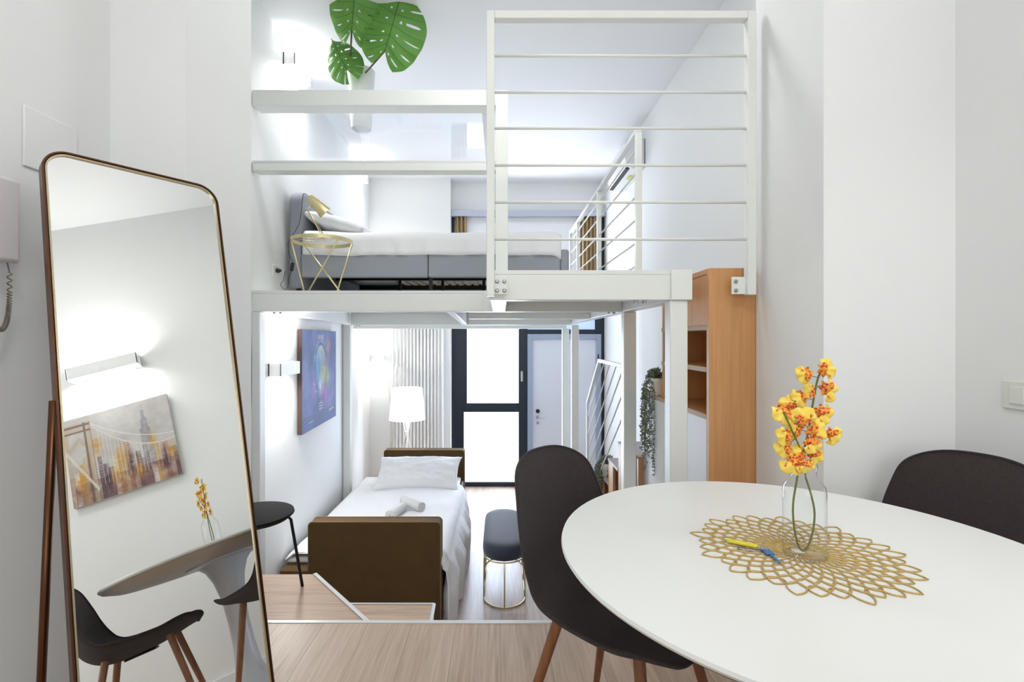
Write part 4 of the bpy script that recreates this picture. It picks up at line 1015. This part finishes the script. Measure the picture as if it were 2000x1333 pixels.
# ------------------------------------------------------------ storage stair along the right wall
ss = thing('storage_stair', 'orange birch plywood storage stair and shelf unit along the right wall', 'storage stair', (1.2, 2.8, ZL))
X0 = .935
build('front_panel', MB().box(X0, 1.485, 2.205, 2.235, ZL, 1.54), M_birch, ss, bevel=.002)
build('top_board', MB().box(X0, 1.485, 2.236, 2.86, 1.515, 1.54), M_birch, ss, bevel=.002)
build('closed_front', MB().box(X0 + .003, X0 + .018, 2.236, 2.83, 1.285, 1.514), M_birch, ss)
for z, yb_ in ((1.262, 2.86), (1.07, 2.86), (.855, 3.25)):
    sh = build('shelf', MB().box(X0 + .004, 1.485, 2.236, yb_, z, z + .022), M_birch, ss)
    build('edge_band', MB().box(X0, X0 + .004, 2.236, yb_, z, z + .022), M_edge, sh)
build('end_panel', MB().box(X0 + .004, 1.485, 2.83, 2.856, .878, 1.514), M_birch, ss)
build('back_panel', MB().box(1.2, 1.215, 2.236, 2.83, .878, 1.514), M_birch, ss)
build('white_side_panel', MB().box(.935, .95, 2.236, 3.25, ZL, .854), M_trim, ss)
build('white_end_panel', MB().box(.951, 1.485, 3.235, 3.25, ZL, .854), M_trim, ss)
build('post_panel', MB().box(.90, .93, 3.215, 3.25, ZL, .45), M_birch, ss)
for k, (z, yf, ynr) in enumerate(((.45, 3.70, 3.252), (.244, 4.04, 3.702), (.04, 4.42, 4.042), (-.16, 4.78, 4.422), (-.36, 5.14, 4.782), (-.56, 5.5, 5.142), (-.74, 5.8, 5.502))):
    tr = build('tread', MB().box(.88, 1.485, ynr, yf, z - .022, z), mat('grey_tread', (176, 168, 166), .45, noise_amt=.05), ss, bevel=.002)
    build('side_panel', MB().box(.885, .905, yf - .16, yf - .001, max(ZL, z - .62), z - .0225), M_birch, ss)
    build('riser_panel', MB().box(.906, 1.485, yf - .018, yf - .001, z - .2 if z > -.7 else ZL, z - .0225), M_birch, ss)
    build('interior_shade_panel', MB().box(1.1, 1.115, ynr, yf - .019, max(ZL, z - .62), z - .0225), M_shellu, ss)  # black sheet stands in for the shade inside the open stair boxes

def foliage(c, n_str, length, spread, seed, lean=(-1, 0), lsz=.011, top=True):
    """trailing strands with small rounded leaves"""
    rnd = random.Random(seed); lf = MB(); st = MB(); c = Vector(c)
    def leafq(p, d, sz):
        d = d.normalized(); q = d.cross(Vector((rnd.uniform(-1, 1), rnd.uniform(-1, 1), rnd.uniform(-1, 1)))).normalized(); 
        vs = [p, p + d * sz * .5 + q * sz * .45, p + d * sz * 1.1 + q * sz * .3, p + d * sz * 1.35, p + d * sz * 1.1 - q * sz * .3, p + d * sz * .5 - q * sz * .45]
        lf.add(vs, [(0, 1, 2, 3, 4, 5)])
    for i in range(n_str):
        a = rnd.uniform(0, 6.28); out = Vector((math.cos(a) * spread + lean[0] * spread * .9, math.sin(a) * spread + lean[1] * spread, 0))
        L = length * rnd.uniform(.45, 1.0); pts = []
        for k in range(14):
            t_ = k / 13; pts.append(c + out * min(1, t_ * 3.2) + Vector((rnd.uniform(-.006, .006), rnd.uniform(-.006, .006), .05 * math.sin(min(1, t_ * 3.5) * math.pi) - L * max(0, t_ - .15) / .85)))
        st.tube(pts, .0012, 4)
        for k in range(1, 14):
            for m_ in range(7):
                p = pts[k - 1].lerp(pts[k], m_ / 7); leafq(p, Vector((rnd.uniform(-1, 1), rnd.uniform(-1, 1), rnd.uniform(-.9, .5))), lsz * rnd.uniform(.8, 1.5))
    if top:
        for i in range(150):
            d = Vector((rnd.gauss(0, 1), rnd.gauss(0, 1), abs(rnd.gauss(0, 1)))).normalized(); leafq(c + d * spread * rnd.uniform(.2, .95), d, lsz * 1.5)
    return lf, st
def trailing(label, c, pr_, ph, n, L, sp, seed, lean=(-1, 0), lsz=.011):
    t = thing('trailing_plant', label, 'plant', c)
    build('pot', MB().lathe([(pr_ * .78, 0), (pr_, ph * .8), (pr_ * 1.06, ph * .82), (pr_ * 1.06, ph), (pr_ * .92, ph), (pr_ * .9, ph * .85)], c, 28, capt=True), M_potw, t, smooth=True, angle=40)
    lf, st = foliage(Vector(c) + Vector((0, 0, ph)), n, L, sp, seed, lean, lsz)
    build('foliage', lf, M_euca, t); build('stems', st, M_stem, t)
trailing('cream pot of trailing eucalyptus hanging from the birch shelf beside the white post', (.965, 3.02, .878), .05, .105, 16, .60, .05, 3, (-.9, .2))
trailing('cream pot of trailing greenery low on the storage stair behind the brown chair', (.93, 4.25, .041), .06, .11, 22, .34, .06, 9, (-.9, 0), .011)

# lower stair handrail
hr = thing('stair_handrail', 'white steel stair handrail with slanting thin bars in the lower room', 'handrail', (.86, 4.3, ZL))
XH = .862
build('end_post', MB().box(XH - .016, XH + .008, 4.84, 4.872, -.56 - .34, .60), M_steelw, hr, bevel=.003)
build('slanted_rail', MB().bar((XH - .004, 4.87, .585), (XH - .004, 4.28, 1.03), .024, .03), M_steelw, hr, bevel=.003)
build('top_rail', MB().box(XH - .016, XH + .008, 3.24, 4.30, 1.018, 1.048), M_steelw, hr, bevel=.003)
sl = (1.03 - .585) / (4.87 - 4.28)
for k in range(6):
    za = .44 - k * .165; ya_ = 4.86; zb_ = 1.02; yb_ = ya_ - (zb_ - za) / sl
    if yb_ < 3.25: zb_ = za + (ya_ - 3.25) * sl; yb_ = 3.25
    build('rail_bar', MB().tube([(XH - .004, ya_, za), (XH - .004, yb_, zb_)], .0055, 8), M_steelw, hr, smooth=True)

# ceiling light added out of frame to brighten the front of the loft
cl2 = thing('added_ceiling_light', 'long white flush ceiling light added as unseen fill inside the loft opening above the front railing', 'ceiling light', (.1, 2.55, ZC))
build('housing', MB().box(-.5, .7, 2.4, 2.7, ZC - .05, ZC), M_white, cl2, bevel=.01)
build('diffuser', MB().box(-.48, .68, 2.42, 2.68, ZC - .058, ZC - .05), mat('added_light_diffuser', (250, 250, 248), .5, emit=2.0, noise_amt=.01), cl2)
area_light('lamp', (.1, 2.55, ZC - .065), (0, 0, -1), 1.1, .22, 10, (.98, .99, 1), cl2, (.1, 2.55, ZC))
cl = thing('added_ceiling_light', 'square white flush ceiling light added as unseen fill above the dining area', 'ceiling light', (.1, -.1, 3.7))  # also added out of frame, to lift the near room's brightness
build('housing', MB().box(-.3, .5, -.5, .3, 3.64, 3.70), M_white, cl, bevel=.01)
build('diffuser', MB().box(-.27, .47, -.47, .27, 3.632, 3.64), mat('added_light_diffuser', (250, 250, 248), .5, emit=2.0, noise_amt=.01), cl)
area_light('lamp', (.1, -.1, 3.625), (0, 0, -1), .7, .7, 19.5, (.985, 1, .975), cl, (.1, -.1, 3.7))
